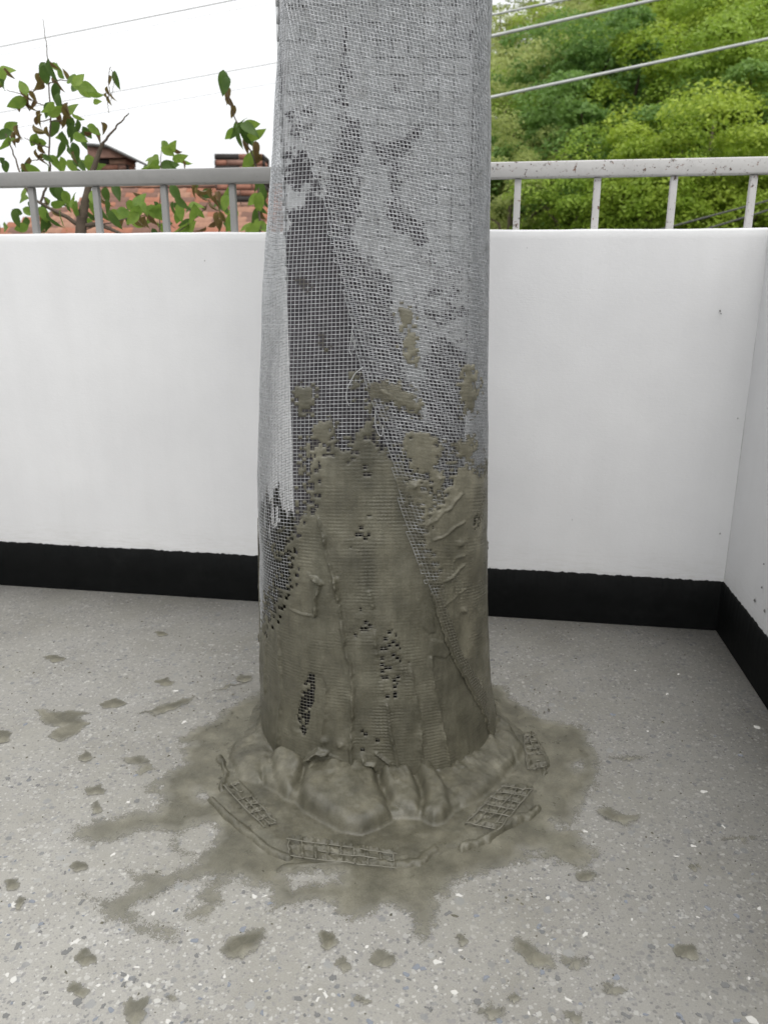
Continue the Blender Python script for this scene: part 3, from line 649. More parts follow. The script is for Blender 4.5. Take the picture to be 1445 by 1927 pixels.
fillA = lambda P, N, U, Z: cell_fill(P, N, U, Z, COAT_A, BLOB_A, HOLES_A, SPARSE_A, 11)
def fillB(P, N, U, Z):
    px, py = proj(P); fr = front(P, N)
    f = cell_fill(P, N, U, Z, COAT_B, BLOB_B, (), [((898, 985), (8, 14), .4), ((815, 1075), (12, 22), .25), ((905, 860), (10, 40), .3)], 23, 0.5)
    jag = (fbm(py / 5, py * 0, 8, 2) - .5) * 5
    return f & np.where(fr, px > edge_x(py) + 3 + jag, U > 0.70)

# ---- wire sheets: woven wires as real tubes
def wire_mesh(P, keep_node, N, rad, weave, closed_u, cem):
    """P[v,u,3] lattice of crossings; builds both families of wires, three-sided"""
    nv, nu = P.shape[:2]; par = ((np.arange(nv)[:, None] + np.arange(nu)[None]) % 2) * 2 - 1
    Vs, Fs, As = [], [], []; base = 0
    th = np.array([0.5, 7 / 6, 11 / 6]) * np.pi
    for fam in (0, 1):
        Q = P + N * (par * weave * (1 if fam == 0 else -1))[..., None]
        if fam == 1: Q = Q.swapaxes(0, 1); NN = N.swapaxes(0, 1); K = keep_node.T; CE = cem.T
        else: NN = N; K = keep_node; CE = cem
        closed = closed_u and fam == 0
        T = (np.roll(Q, -1, 1) - np.roll(Q, 1, 1)) if closed else np.gradient(Q, axis=1)
        T = T / (np.linalg.norm(T, axis=-1, keepdims=True) + 1e-12); B = np.cross(T, NN)
        ring = Q[:, :, None] + rad * (np.cos(th)[None, None, :, None] * B[:, :, None] + np.sin(th)[None, None, :, None] * NN[:, :, None])
        a, b = Q.shape[:2]
        idx = np.arange(a * b).reshape(a, b); nxt = np.roll(idx, -1, 1); ok = K & np.roll(K, -1, 1)
        if not closed: ok[:, -1] = False
        i0 = idx[ok] * 3; i1 = nxt[ok] * 3
        for s in range(3):
            t = (s + 1) % 3; Fs.append(np.stack([i0 + s, i0 + t, i1 + t, i1 + s], -1) + base)
        Vs.append(ring.reshape(-1, 3)); As.append(np.repeat(CE.ravel(), 3)); base += a * b * 3
    V, F_, A = compact(np.concatenate(Vs), np.concatenate(Fs), np.concatenate(As)); return V, F_, A

# sheet A: whole girth, square to the column
nu = int(GIRTH / CELL) // 2 * 2; nv = int(ZTOP / CELL)
U, Z = np.meshgrid(np.arange(nu) / nu, np.arange(nv) * CELL)
Zw = Z + 0.006 * np.sin(U * 2 * np.pi * 2 + 1) + 0.004 * (fbm(U * 12, Z * 3, 90, 2) - .5); Zw = np.clip(Zw, 0.0, ZTOP)
Uw = U + 0.004 * (fbm(U * 6, Z * 5, 91, 2) - .5)
off = (fbm(U * 14, Z * 9, 92, 3) - .5) * 0.007 - 0.002
P, N = surf(Uw, Zw, off)
fa = fillA(P, N, U, Z); px, py = proj(P)
soft = np.where(front(P, N), np.clip(0.5 - (np.where(in_poly(px, py, COAT_A), -1, 1) * poly_dist(px, py, COAT_A, True)) / 60 + (fbm(px / 20, py / 20, 95, 2) - .5) * 1.2, 0, 1), (Z < .5) * 1.0)
cem = np.maximum(soft * (fbm(px / 7, py / 7, 96, 2) > .42), fa * 1.0); cem = np.maximum(cem, 0.9 * (in_poly(px, py, COAT_A) & (py > 780)))
covered = in_poly(px, py, COAT_A) & (poly_dist(px, py, COAT_A, True) > 14) & (Z < 0.6)
for hpg in HOLES_A: covered &= ~in_poly(px, py, [((x - 575) * 1.6 + 575, (y - 1330) * 1.3 + 1330) for x, y in hpg])
for (cx, cy), (rx, ry), pr_ in SPARSE_A: covered &= (((px - cx) / (rx + 10)) ** 2 + ((py - cy) / (ry + 10)) ** 2) > 1
V, F_, A = wire_mesh(P, ~covered, N, 0.00057, 0.0005, True, cem)
me = mesh_np('wire_mesh', V - ORG, F_); attr(me, 'cement', A)
o = link('wire_mesh', me, MAT_WIRE, COLUMN); o['label'] = 'square-set galvanised wire mesh wrapped round the pillar'
V, F_ = coat_mesh('cement_coat', 0.0, RID_A, LUMP_A, PAD_A, fillA, 0.86, 0.0, 1.0, COLUMN, 3, strong=STRONG, )
o = link('cement_coat', mesh_np('cement_coat', V - ORG, F_), MAT_CEM, COLUMN); o['label'] = 'wet grey cement pressed through the wire mesh'

# sheet B: slanting overlap, laid over sheet A from the diagonal edge round the right side
c1 = np.array([0.985, -0.20]) * CELL * 1.02; c2 = np.array([-0.30, 0.955]) * CELL * 1.0
NI, NJ = 270, 460
I, J = np.meshgrid(np.arange(NI) - 150, np.arange(NJ) - 60)
XA = I * c1[0] + J * c2[0] + 0.20; ZB = I * c1[1] + J * c2[1] + 0.1
XA = XA + 0.004 * (fbm(XA * 14, ZB * 14, 101, 2) - .5); ZB = ZB + 0.006 * (fbm(XA * 9, ZB * 9, 102, 2) - .5)
UB = 0.5 + XA / GIRTH
ok = (UB > 0.30) & (UB < 0.86) & (ZB > 0.004) & (ZB < ZTOP)
Pb, Nb = surf(np.clip(UB, 0.28, 0.9), np.clip(ZB, 0, ZTOP), np.zeros(UB.shape)); px, py = proj(Pb)
ex = px - edge_x(py)
ins = np.where(front(Pb, Nb), ex > (RNG.random(ex.shape) - .5) * 5, UB > 0.6) & ok
lift = 0.0035 + (fbm(UB * 20, ZB * 10, 103, 3) - .5) * 0.005 + 0.013 * np.exp(-np.clip(ex, 0, 999) / 14) * sstep(430, 650, py) * sstep(1400, 1250, py)
Pb, Nb = surf(np.clip(UB, 0.28, 0.9), np.clip(ZB, 0, ZTOP), lift)
fb = cell_fill(Pb, Nb, UB, ZB, COAT_B, BLOB_B, (), (), 23, 0.5)
soft = np.where(front(Pb, Nb), sstep(780, 1000, py) * 0.75 + (fbm(px / 18, py / 18, 105, 2) - .5), 1.0 * (ZB < .5))
cem = np.clip(np.maximum(soft * (fbm(px / 7, py / 7, 106, 2) > .4), fb * 1.0), 0, 1)
cov = in_poly(px, py, COAT_B) & (poly_dist(px, py, COAT_B, True) > 14) & (ex > 25) & (py > 1120)
V, F_, A = wire_mesh(Pb, ins & ~cov, Nb, 0.00064, 0.0005, False, cem)
me = mesh_np('wire_mesh', V - ORG, F_); attr(me, 'cement', A)
o = link('wire_mesh', me, MAT_WIRE, COLUMN); o['label'] = 'slanting overlap of wire mesh with a loose diagonal edge'
V, F_ = coat_mesh('cement_coat', 0.0042, RID_B, LUMP_B, [], fillB, 1.16, 0.36, 0.86, COLUMN, 3, shear=0.2, strong=[((850, 1120), (30, 60), 1.0), ((895, 1150), (20, 200), .9)], rk=1.3)
o = link('cement_coat', mesh_np('cement_coat', V - ORG, F_), MAT_CEM_B, COLUMN); o['label'] = 'lighter cement spread over the mesh overlap'

# loose wire ends along the diagonal edge
def col_pt(px, py, off=0.006):
    """point on the column hull seen at a photo pixel"""
    d = ray(px, py); o = np.array([0, 0, CAMH]); t = np.linspace(0.6, 1.7, 1500) / d[1] * 1.0
    Q = o + t[:, None] * d; a = np.interp(Q[:, 2], ZS, AZ_) + off; cx = np.interp(Q[:, 2], ZS, CXZ); n = np.interp(Q[:, 2], ZS, NZ)
    k = np.argmax((np.abs((Q[:, 0] - cx) / a) ** n + np.abs((Q[:, 1] - YC) / a / np.interp(Q[:, 2], ZS, KZ)) ** n) < 1.0)
    return Q[k]
for pts in ([(664, 610), (660, 640), (657, 660), (661, 668)], [(684, 690), (668, 702), (654, 728), (650, 748), (657, 764)], [(706, 772), (705, 795), (712, 818), (719, 821), (721, 800)], [(665, 660), (668, 640), (662, 622)]):
    Q = np.array([col_pt(x, y, 0.014) for x, y in pts]); tt = np.linspace(0, len(Q) - 1, 14)
    Qs = np.stack([np.interp(tt, np.arange(len(Q)), Q[:, k]) for k in range(3)], -1)
    V, F_ = tube(Qs - ORG, 0.0008, 5); me = mesh_np('wire_end', V, F_); attr(me, 'cement', np.full(len(V), 0.2)); link('wire_end', me, MAT_WIRE, COLUMN)

# cement lumps squeezed out at the sides
def lump_mesh(name, p, r, seed, flat=(1, 1, 1)):
    n, k = 14, 10; th = np.linspace(0, 2 * np.pi, n, endpoint=False); ph = np.linspace(0.05, np.pi - .05, k); T, H = np.meshgrid(th, ph)
    rr = r * (0.6 + 0.9 * fbm(np.cos(T) * 1.4 + seed, np.sin(T) * 1.4 + np.cos(H) * 2, seed, 3))
    P = np.stack([rr * np.sin(H) * np.cos(T) * flat[0], rr * np.sin(H) * np.sin(T) * flat[1], rr * np.cos(H) * flat[2]], -1) + p
    i = np.arange(k - 1)[:, None] * n; j = np.arange(n)[None]; j2 = (j + 1) % n
    F_ = np.stack([i + j, i + n + j, i + n + j2, i + j2], -1).reshape(-1, 4)
    return P.reshape(-1, 3), F_
def side_pt(py, right=True):
    zz_ = np.interp(-py, -PYS, ZS); l_, r_ = sil(py); i_ = np.interp(zz_, ZS, AZ_); c_ = np.interp(zz_, ZS, CXZ)
    return np.array([c_ + (i_ if right else -i_), YC - 0.04, zz_])
for k, (py_, r_, right) in enumerate(((835, .006, 1), (870, .005, 1), (965, .006, 1), (1017, .011, 1), (1058, .008, 1), (1185, .006, 1), (1330, .014, 1), (1350, .012, 1), (1375, .013, 1), (1400, .012, 1), (1190, .009, 0), (1095, .006, 0), (1270, .006, 0), (1335, .007, 0))):
    zk = float(np.interp(-py_, -PYS, ZS)); p = surf(np.array(0.75 - 0.012 * (1 + k % 2) if right else 0.25 + 0.015), np.array(zk), np.array(0.002))[0]; V, F_ = lump_mesh('x', p - ORG, r_, 200 + k, (0.6, 0.9, 1.3)); link('cement_lump', mesh_np('cement_lump', V, F_), MAT_CEM, COLUMN)

# =================================================================== CEMENT ROUND THE FOOT
def floor_grid(x0, x1, y0_, y1_, res):
    xs = np.arange(x0, x1, res); ys = np.arange(y0_, y1_, res); return np.meshgrid(xs, ys)
def hull_dist(X, Y, z=0.02):
    a = np.interp(z, ZS, AZ_); cx = np.interp(z, ZS, CXZ); n = np.interp(z, ZS, NZ)
    rho = (np.abs((X - cx) / a) ** n + np.abs((Y - YC) / a) ** n) ** (1 / n); return (rho - 1) * a
LOBES = [([(508, 1440), (512, 1480), (525, 1500), (540, 1509), (556, 1505), (566, 1490), (575, 1470), (580, 1430)], .040, .022),
         ([(582, 1425), (570, 1480), (562, 1515), (575, 1535), (610, 1552), (650, 1570), (680, 1574), (715, 1562), (738, 1548), (730, 1530), (715, 1500), (703, 1465), (698, 1415)], .046, .024),
         ([(602, 1440), (592, 1500), (610, 1530), (640, 1535), (655, 1500), (652, 1440)], .050, .022),
         ([(702, 1415), (708, 1470), (722, 1505), (735, 1530), (765, 1545), (790, 1545), (795, 1520), (783, 1490), (765, 1460), (760, 1410)], .042, .02),
         ([(764, 1410), (770, 1462), (788, 1490), (797, 1520), (792, 1545), (815, 1558), (835, 1552), (850, 1535), (842, 1505), (825, 1480), (805, 1460), (797, 1410)], .042, .02),
         ([(800, 1410), (812, 1462), (830, 1482), (846, 1520), (870, 1528), (900, 1510), (925, 1490), (950, 1470), (955, 1440), (940, 1405), (900, 1390)], .026, .03),
         ([(915, 1390), (950, 1420), (975, 1440), (985, 1410), (960, 1375), (935, 1350)], .026, .03),
         ([(508, 1440), (495, 1480), (450, 1470), (430, 1430), (440, 1405), (490, 1380)], .022, .03)]
PLATE = [(405, 1505), (412, 1450), (425, 1410), (455, 1375), (480, 1350), (560, 1290), (700, 1270), (860, 1280), (950, 1340), (990, 1375), (1020, 1400), (1034, 1440), (1010, 1480), (1012, 1525), (960, 1555), (870, 1600), (812, 1622), (740, 1630), (640, 1625), (540, 1616), (505, 1602), (470, 1572), (430, 1540)]
FRIDGE = [([(400, 1510), (430, 1540), (480, 1580), (510, 1605), (542, 1616)], 7, .010), ([(524, 1642), (560, 1628), (600, 1626), (650, 1620)], 4, .005), ([(735, 1630), (790, 1624), (815, 1600)], 6, .008), ([(870, 1600), (905, 1588), (960, 1553), (1012, 1528)], 8, .012),
          ([(415, 1430), (425, 1460), (415, 1485)], 5, .010), ([(1000, 1380), (1030, 1430), (1022, 1455)], 4, .006)]
GRIDS = [([(543, 1580), (740, 1606), (742, 1634), (545, 1612)], 8, 2, 'front'), ([(1001, 1486), (937, 1562), (878, 1548), (945, 1480)], 6, 4, 'right'), ([(424, 1482), (450, 1474), (520, 1548), (497, 1556)], 2, 6, 'left'), ([(986, 1386), (1006, 1384), (1028, 1442), (993, 1448)], 2, 5, 'back')]
def quad_uv(px, py, q):
    """bilinear inverse (Newton) of a quad in the picture"""
    q = np.asarray(q, float); u = np.full(px.shape, .5); v = np.full(px.shape, .5)
    for _ in range(6):
        x = q[0, 0] * (1 - u) * (1 - v) + q[1, 0] * u * (1 - v) + q[2, 0] * u * v + q[3, 0] * (1 - u) * v - px
        y = q[0, 1] * (1 - u) * (1 - v) + q[1, 1] * u * (1 - v) + q[2, 1] * u * v + q[3, 1] * (1 - u) * v - py
        xu = (q[1, 0] - q[0, 0]) * (1 - v) + (q[2, 0] - q[3, 0]) * v; xv = (q[3, 0] - q[0, 0]) * (1 - u) + (q[2, 0] - q[1, 0]) * u
        yu = (q[1, 1] - q[0, 1]) * (1 - v) + (q[2, 1] - q[3, 1]) * v; yv = (q[3, 1] - q[0, 1]) * (1 - u) + (q[2, 1] - q[1, 1]) * u
        det = xu * yv - xv * yu; det = np.where(np.abs(det) < 1e-6, 1e-6, det)
        u = np.clip(u - (x * yv - xv * y) / det, -3, 4); v = np.clip(v - (xu * y - x * yu) / det, -3, 4)
    return u, v
PXM = 900.0   # photo pixels per metre at the foot, roughly
RES = 0.0022
X, Y = floor_grid(-0.44, 0.46, 1.10, 2.02, RES)
px, py = proj(np.stack([X, Y, 0 * X], -1))
wx = (fbm(X * 40, Y * 40, 301, 3) - .5) * 10
hd_ = hull_dist(X, Y)
H = np.zeros(X.shape)
pin = in_poly(px + wx, py + wx * .6, PLATE); pdist = poly_dist(px + wx, py + wx * .6, PLATE, True)
H = np.where(pin, 0.0040 * sstep(0, 22, pdist) + (fbm(X * 22, Y * 22, 302, 4) - .5) * 0.007 * sstep(0, 25, pdist), -0.004)
H = np.maximum(H, 0.016 * np.exp(-np.clip(hd_, 0, 9) / 0.014) + 0.024 * np.exp(-np.clip(hd_, 0, 9) / 0.035) * (0.4 + fbm(X * 14, Y * 14, 303, 3)) - 0.008)
floor_poly = lambda pts: np.array([on_floor(*p)[:2] for p in pts])
LOBES.append(([(470, 1400), (500, 1485), (535, 1504), (575, 1528), (630, 1556), (680, 1566), (735, 1545), (790, 1546), (835, 1548), (870, 1522), (925, 1488), (970, 1440), (965, 1380), (900, 1340), (520, 1340)], .021, .016))
for pts, ht, R in LOBES:
    fpz = floor_poly(pts); ins = in_poly(X + wx * .0004, Y + wx * .0004, fpz)
    if not ins.any(): continue
    d = poly_dist(X + wx * .0004, Y + wx * .0004, fpz, True); t = np.clip(d / R, 0, 1)
    fall = np.clip(1.15 - 0.55 * np.clip(hd_, 0, 1) / max(0.03, float(hd_[ins].max())), 0.4, 1.2)
    hl = 1.08 * ht * fall * (0.12 * sstep(0, .12, t) + 0.88 * np.clip(1 - (1 - t) ** 2.4, 0, 1) ** 0.62) * (0.86 + 0.28 * fbm(X * 13, Y * 13, 304, 2))
    hl = hl + 0.003 * np.exp(-np.clip(hd_, 0, 9) / 0.02) * sstep(0, .4, t)
    H = np.where(ins, np.maximum(H, hl), H)
def blur(A, k, it):
    for _ in range(it):
        for ax in (0, 1):
            c_ = np.cumsum(np.pad(A, [(k + 1, k) if q == ax else (0, 0) for q in (0, 1)], mode='edge'), axis=ax)
            A = (c_[2 * k + 1:] - c_[:-2 * k - 1]) / (2 * k + 1) if ax == 0 else (c_[:, 2 * k + 1:] - c_[:, :-2 * k - 1]) / (2 * k + 1)
    return A
H = 0.85 * blur(H, 1, 2) + 0.15 * H
for pts, wd, ht in FRIDGE:
    d = poly_dist(px + wx * 1.3, py + wx * 1.1, pts); wv_d = wd * (0.55 + 0.9 * fbm(X * 26, Y * 26, 315, 2)); q = np.clip(1 - (d / wv_d) ** 2, 0, 1)
    H = np.maximum(H, ht * np.sqrt(q) * (0.6 + 0.6 * fbm(X * 60, Y * 60, 306, 2)) - 0.0005 * (q <= 0))
GRID_IN = np.zeros(X.shape, bool)
for q, na, nb, _ in GRIDS:
    u, v = quad_uv(px, py, q); ins = (u > 0) & (u < 1) & (v > 0) & (v < 1)
    cu = np.abs((u * na) % 1 - .5) * 2; cv = np.abs((v * nb) % 1 - .5) * 2
    cellm = sstep(1.0, 0.7, cu) * sstep(1.0, 0.7, cv) * sstep(0.36, 0.5, fbm(X * 22, Y * 22, 309, 2))
    H = np.where(ins, np.maximum(0.0095, np.minimum(H + .004, .012)) - 0.0095 * cellm + 0.004 * sstep(.5, .7, fbm(X * 16, Y * 16, 313, 2)), H)
TH = np.arctan2(X, YC - Y)
H = H + sstep(0.004, 0.02, H) * ((fbm(TH * 14, hd_ * 30, 311, 3) - .5) * 0.013 * np.exp(-np.clip(hd_, 0, 1) / .07) + (fbm(X * 40, Y * 40, 312, 2) - .5) * 0.0030)
H = H + (fbm(X * 120, Y * 120, 310, 2) - .5) * 0.0014
keep = (H > 0.0012) & (hd_ > -0.03)
kq = keep[:-1, :-1] | keep[1:, :-1] | keep[:-1, 1:] | keep[1:, 1:]; kq &= (hd_[:-1, :-1] > -0.03)
n = X.shape[1]; i = np.arange(X.shape[0] - 1)[:, None] * n; j = np.arange(n - 1)[None]
Fq = np.stack([i + j, i + j + 1, i + n + j + 1, i + n + j], -1)[kq]
V, F_ = compact(np.stack([X, Y, np.maximum(H, -0.002)], -1).reshape(-1, 3), Fq)
o = link('cement_mound', mesh_np('cement_mound', V, F_), MAT_MOUND)
tag(o, 'lumpy collar of wet cement squeezed out around the column foot', 'cement')

# coarse mesh strips half sunk in the cement
LAB = {'front': 'strip of coarse wire grid half sunk in cement before the column foot', 'right': 'tilted patch of coarse wire grid in cement right of the foot', 'left': 'small crumpled strip of coarse wire grid left of the foot', 'back': 'narrow strip of coarse wire grid behind right of the foot'}
for q, na, nb, which in GRIDS:
    q = np.asarray(q, float); parts = []; c_ = on_floor(*q.mean(0)); c_[2] = 0
    zf = {'front': .0095, 'right': .0105, 'left': .0100, 'back': .0092}[which]
    def bil(u, v): return q[0] * (1 - u) * (1 - v) + q[1] * u * (1 - v) + q[2] * u * v + q[3] * (1 - u) * v
    for k in range(na + 1):
        e = 0.08 * (RNG.random(2) - .3); Q = np.array([on_floor(*(bil(k / na, v) + RNG.normal(size=2) * .9), zf - .001 + 0.003 * math.sin(v * 5 + k * 1.7)) for v in np.linspace(-e[0], (1 + e[1]) * (1 if RNG.random() < .75 else .55), 8)]); parts.append(tube(Q - c_, 0.0012, 5))
    for k in range(nb + 1):
        e = 0.05 * RNG.random(2); Q = np.array([on_floor(*(bil(u, k / nb) + RNG.normal(size=2) * .9), zf - .001 + 0.003 * math.sin(u * 9 + k * 2.1)) for u in np.linspace(-e[0] + (0 if RNG.random() < .8 else .3), 1 + e[1], 12)]); parts.append(tube(Q - c_, 0.0012, 5))
    V, F_ = join(parts); me = mesh_np('wire_grid', V, F_); attr(me, 'cement', np.full(len(V), 1.0))
    o = link('wire_grid', me, MAT_WIRE); o.location = c_; tag(o, LAB[which], 'wire mesh', 'coarse wire grid pieces in the cement')

# ---- thin smears and splashes on the floor
def splash(name, polys, label, cat, z, res, pxsoft, margin, group=None, grit=0.0, density=1.0, holes=()):
    fps = [floor_poly(p) for p in polys]; allp = np.concatenate(fps); lo = allp.min(0) - margin; hi = allp.max(0) + margin
    X, Y = floor_grid(lo[0], hi[0], lo[1], hi[1], res)
    wxx = (fbm(X * 60, Y * 60, 401, 3) - .5) * 0.02; wyy = (fbm(X * 60, Y * 60, 402, 3) - .5) * 0.02
    a = np.zeros(X.shape)
    for f_ in fps:
        ins = in_poly(X + wxx, Y + wyy, f_); d = poly_dist(X + wxx, Y + wyy, f_, True); a = np.maximum(a, np.clip(0.5 + np.where(ins, d, -d) / pxsoft, 0, 1))
    for hp in holes:
        f_ = floor_poly(hp); ins = in_poly(X + wxx, Y + wyy, f_); d = poly_dist(X + wxx, Y + wyy, f_, True); a = np.minimum(a, np.clip(0.62 - np.where(ins, d, -d) / pxsoft, 0.28, 2))
    a = a * density - grit * fbm(X * 30, Y * 30, 403, 3)
    if name == 'cement_smear':      # thins out away from the foot
        far = sstep(0.12, 0.42, hull_dist(X, Y)); a = a * (1 - 0.27 * far * (0.55 + 0.9 * fbm(X * 7, Y * 7, 405, 3)))
    kp = a > 0.08; kq = kp[:-1, :-1] | kp[1:, 1:]
    if not kq.any(): return
    zz_ = z + 0.0004 * sstep(.3, 1, a) * fbm(X * 50, Y * 50, 404, 3)
    n = X.shape[1]; i = np.arange(X.shape[0] - 1)[:, None] * n; j = np.arange(n - 1)[None]
    Fq = np.stack([i + j, i + j + 1, i + n + j + 1, i + n + j], -1)[kq]
    V, F_, A = compact(np.stack([X, Y, zz_], -1).reshape(-1, 3), Fq, a.ravel())
    c_ = np.array([V[:, 0].mean(), V[:, 1].mean(), 0]); me = mesh_np(name, V - c_, F_); attr(me, 'cover', A)
    o = link(name, me, MAT_SMEAR); o.location = c_; return tag(o, label, cat, group)
SMEAR = [(490, 1303), (429, 1334), (401, 1360), (370, 1370), (329, 1396), (360, 1402), (336, 1410), (348, 1422), (346, 1439), (318, 1450), (304, 1464), (273, 1484), (277, 1493), (309, 1500), (294, 1525), (249, 1530), (184, 1540), (127, 1560), (132, 1580), (174, 1594), (219, 1585), (279, 1565), (319, 1570), (329, 1605), (369, 1620), (349, 1634), (309, 1640), (249, 1634), (214, 1622), (239, 1644), (247, 1669), (209, 1684), (169, 1684), (135, 1672), (150, 1684), (175, 1699), (175, 1714), (214, 1739), (244, 1759), (279, 1779), (324, 1774), (349, 1749), (324, 1734), (269, 1729), (264, 1709), (309, 1684), (344, 1664), (389, 1654), (369, 1690), (344, 1729), (369, 1744), (399, 1729), (424, 1694), (424, 1664), (449, 1654), (478, 1674), (503, 1674), (513, 1694), (498, 1724), (528, 1724), (548, 1704), (613, 1699), (628, 1729), (668, 1749), (683, 1724), (720, 1719), (735, 1711), (765, 1731), (775, 1771), (800, 1801), (820, 1751), (840, 1691), (860, 1666), (886, 1651), (941, 1641), (981, 1621), (1031, 1621), (1091, 1646), (1121, 1661), (1101, 1631), (1131, 1616), (1111, 1590), (1081, 1560), (1091, 1515), (1126, 1470), (1126, 1444), (1126, 1425), (1107, 1395), (1104, 1369), (1066, 1361), (1021, 1353), (994, 1335), (957, 1312), (949, 1293), (923, 1289), (800, 1240), (600, 1240)]
cl = lambda pts: crop(0, 1450, 2.007, pts); cr = lambda pts: crop(720, 1450, 1.993, pts); c7 = lambda pts: crop(0, 1000, 2.89, pts)
SM_HOLES = [cl([(660, 250), (740, 200), (820, 190), (830, 260), (760, 330), (680, 320)]), cl([(730, 70), (780, 90), (790, 120), (740, 110)]), cl([(985, 235), (1040, 240), (1035, 290), (1000, 285)]), cl([(590, 40), (620, 45), (615, 80), (590, 75)]), cl([(1060, 400), (1180, 375), (1300, 380), (1290, 420), (1100, 440)]),
            cr([(520, 300), (600, 300), (600, 325), (530, 320)]), cr([(630, 190), (700, 190), (690, 215), (640, 215)]), cr([(380, 370), (480, 370), (470, 400), (400, 390)]), [(1075, 1440), (1095, 1432), (1100, 1450), (1080, 1455)], cl([(840, 400), (1000, 440), (990, 470), (860, 450)])]
splash('cement_smear', [SMEAR], 'broad thin smear of wet cement spread over the floor around the column', 'cement', 0.0008, 0.0026, 0.055, 0.03, None, holes=SM_HOLES)
def ell(cx, cy, rx, ry, k=9):
    return [(cx + rx * (0.75 + 0.5 * random.random()) * math.cos(t), cy + ry * (0.75 + 0.5 * random.random()) * math.sin(t)) for t in [2 * math.pi * i / k for i in range(k)]]
SPL = [(c7([(190, 970), (310, 980), (430, 970), (490, 990), (430, 1020), (490, 1045), (450, 1080), (410, 1110), (320, 1150), (270, 1130), (290, 1090), (340, 1065), (230, 1050), (205, 1010)]), 'large butterfly-shaped cement splash on the left floor', 1),
       (ell(215, 1324, 24, 10), 'small dark cement splash above and right of the butterfly-shaped one', 1), (c7([(740, 990), (830, 970), (940, 925), (1060, 895), (1040, 925), (940, 975), (850, 1000)]), 'long slanting cement streak left of the column', 1),
       (c7([(1130, 878), (1230, 840), (1330, 822), (1240, 855)]), 'thin cement streak nearest the column on its left', 1), (ell(461, 1277, 15, 7), 'small cement spot beside the thin streak near the column', 1), (ell(309, 1284, 16, 7), 'lone cement spot halfway between wall and long streak', 1),
       (ell(102, 1240, 18, 8), 'cement flake on the far left floor near the wall', 1), (ell(304, 1193, 12, 4.5), 'tiny cement flake closest to the black skirting on the left', 1), (ell(4, 1388, 18, 13), 'cement splash cut by the left picture edge', 1),
       (ell(162, 1424, 11, 9), 'small cement spot just below the butterfly-shaped splash', 1), (c7([(655, 1240), (760, 1222), (830, 1250), (840, 1290), (760, 1328), (740, 1310), (790, 1270), (700, 1262)]), 'hooked cement splash left of the big smear', 1),
       (ell(182, 1488, 20, 9), 'cement spot above the left arm of the big smear', .9), (ell(180, 1520, 13, 11), 'small blot touching the left arm of the smear', .9), (ell(22, 1665, 17, 12), 'upper of two cement spots at the far left', 1), (ell(38, 1702, 9, 14), 'lower of two cement spots at the far left', 1),
       (ell(160, 1805, 20, 18), 'round cement spot at lower left, upper of a pair', .95), (ell(155, 1863, 24, 18), 'round cement spot at lower left, lower of a pair', .95), (ell(255, 1905, 20, 30), 'tall cement spot at the bottom edge on the left', .85),
       (cl([(840, 690), (870, 640), (940, 610), (1000, 610), (1010, 640), (930, 700), (870, 720)]), 'big oval cement blot in the foreground left of centre', 1), (ell(617, 1773, 19, 19), 'cement spot just right of the big oval blot', .95), (ell(645, 1815, 22, 16), 'faint gritty cement stain low in the centre', .74),
       (ell(718, 1808, 26, 24), 'gritty cement stain below the tip of the smear', .76), (ell(150, 1632, 18, 10), 'cement spot between the two left arms of the smear', .95), (cr([(790, 150), (830, 130), (900, 165), (960, 160), (950, 195), (900, 205), (840, 185)]), 'kidney-shaped cement splash right of the smear', .92),
       (ell(866, 1770, 12, 14), 'small cement spot right of the smear tip', .8), (cr([(480, 620), (540, 625), (600, 680), (640, 700), (650, 750), (560, 740), (500, 680)]), 'slanting gritty cement patch in the right foreground', .88), (ell(1080, 1812, 34, 16), 'faint cement stain touching the slanting gritty patch', .72),
       (ell(1290, 1790, 28, 17), 'dark oval cement spot on the far right foreground', .88), (ell(1150, 1862, 30, 20), 'faint cement stain below the slanting patch', .68), (ell(920, 1905, 34, 17), 'gritty cement stain at the bottom edge right of centre', .76), (ell(1080, 1917, 24, 14), 'rightmost gritty cement stain at the bottom edge', .76),
       (ell(967, 1880, 16, 10), 'small dark cement spot above the bottom edge stain', .85), (ell(1395, 1578, 44, 9), 'flat faint cement stain near the right picture edge', .7), (ell(1103, 1650, 19, 11), 'small cement blot at the right tip of the smear', .95), (ell(1180, 1425, 40, 9), 'faint cement stain far right of the column foot', .6),
       (ell(1299, 1633, 6, 5), 'left one of two tiny dark crumbs on the right floor', 1.1), (ell(1313, 1629, 6, 5), 'right one of two tiny dark crumbs on the right floor', 1.1), (ell(255, 1100, 8, 3), 'pale crumb of cement by the left wall', .8), (ell(325, 1876, 12, 6), 'thin cement dash at the bottom left of centre', .9), (ell(690, 1885, 26, 12), 'gritty smudge at the bottom in the middle', .72)]
for k, (pg, lab, den) in enumerate(SPL):
    small = max(p[0] for p in pg) - min(p[0] for p in pg) < 60
    splash('cement_splash', [pg], lab, 'cement splash', 0.0008 + 0.0002 * (k % 5), 0.0022, 0.014 if small else 0.024, 0.014, 'cement splashes on the floor', density=den * 0.97)

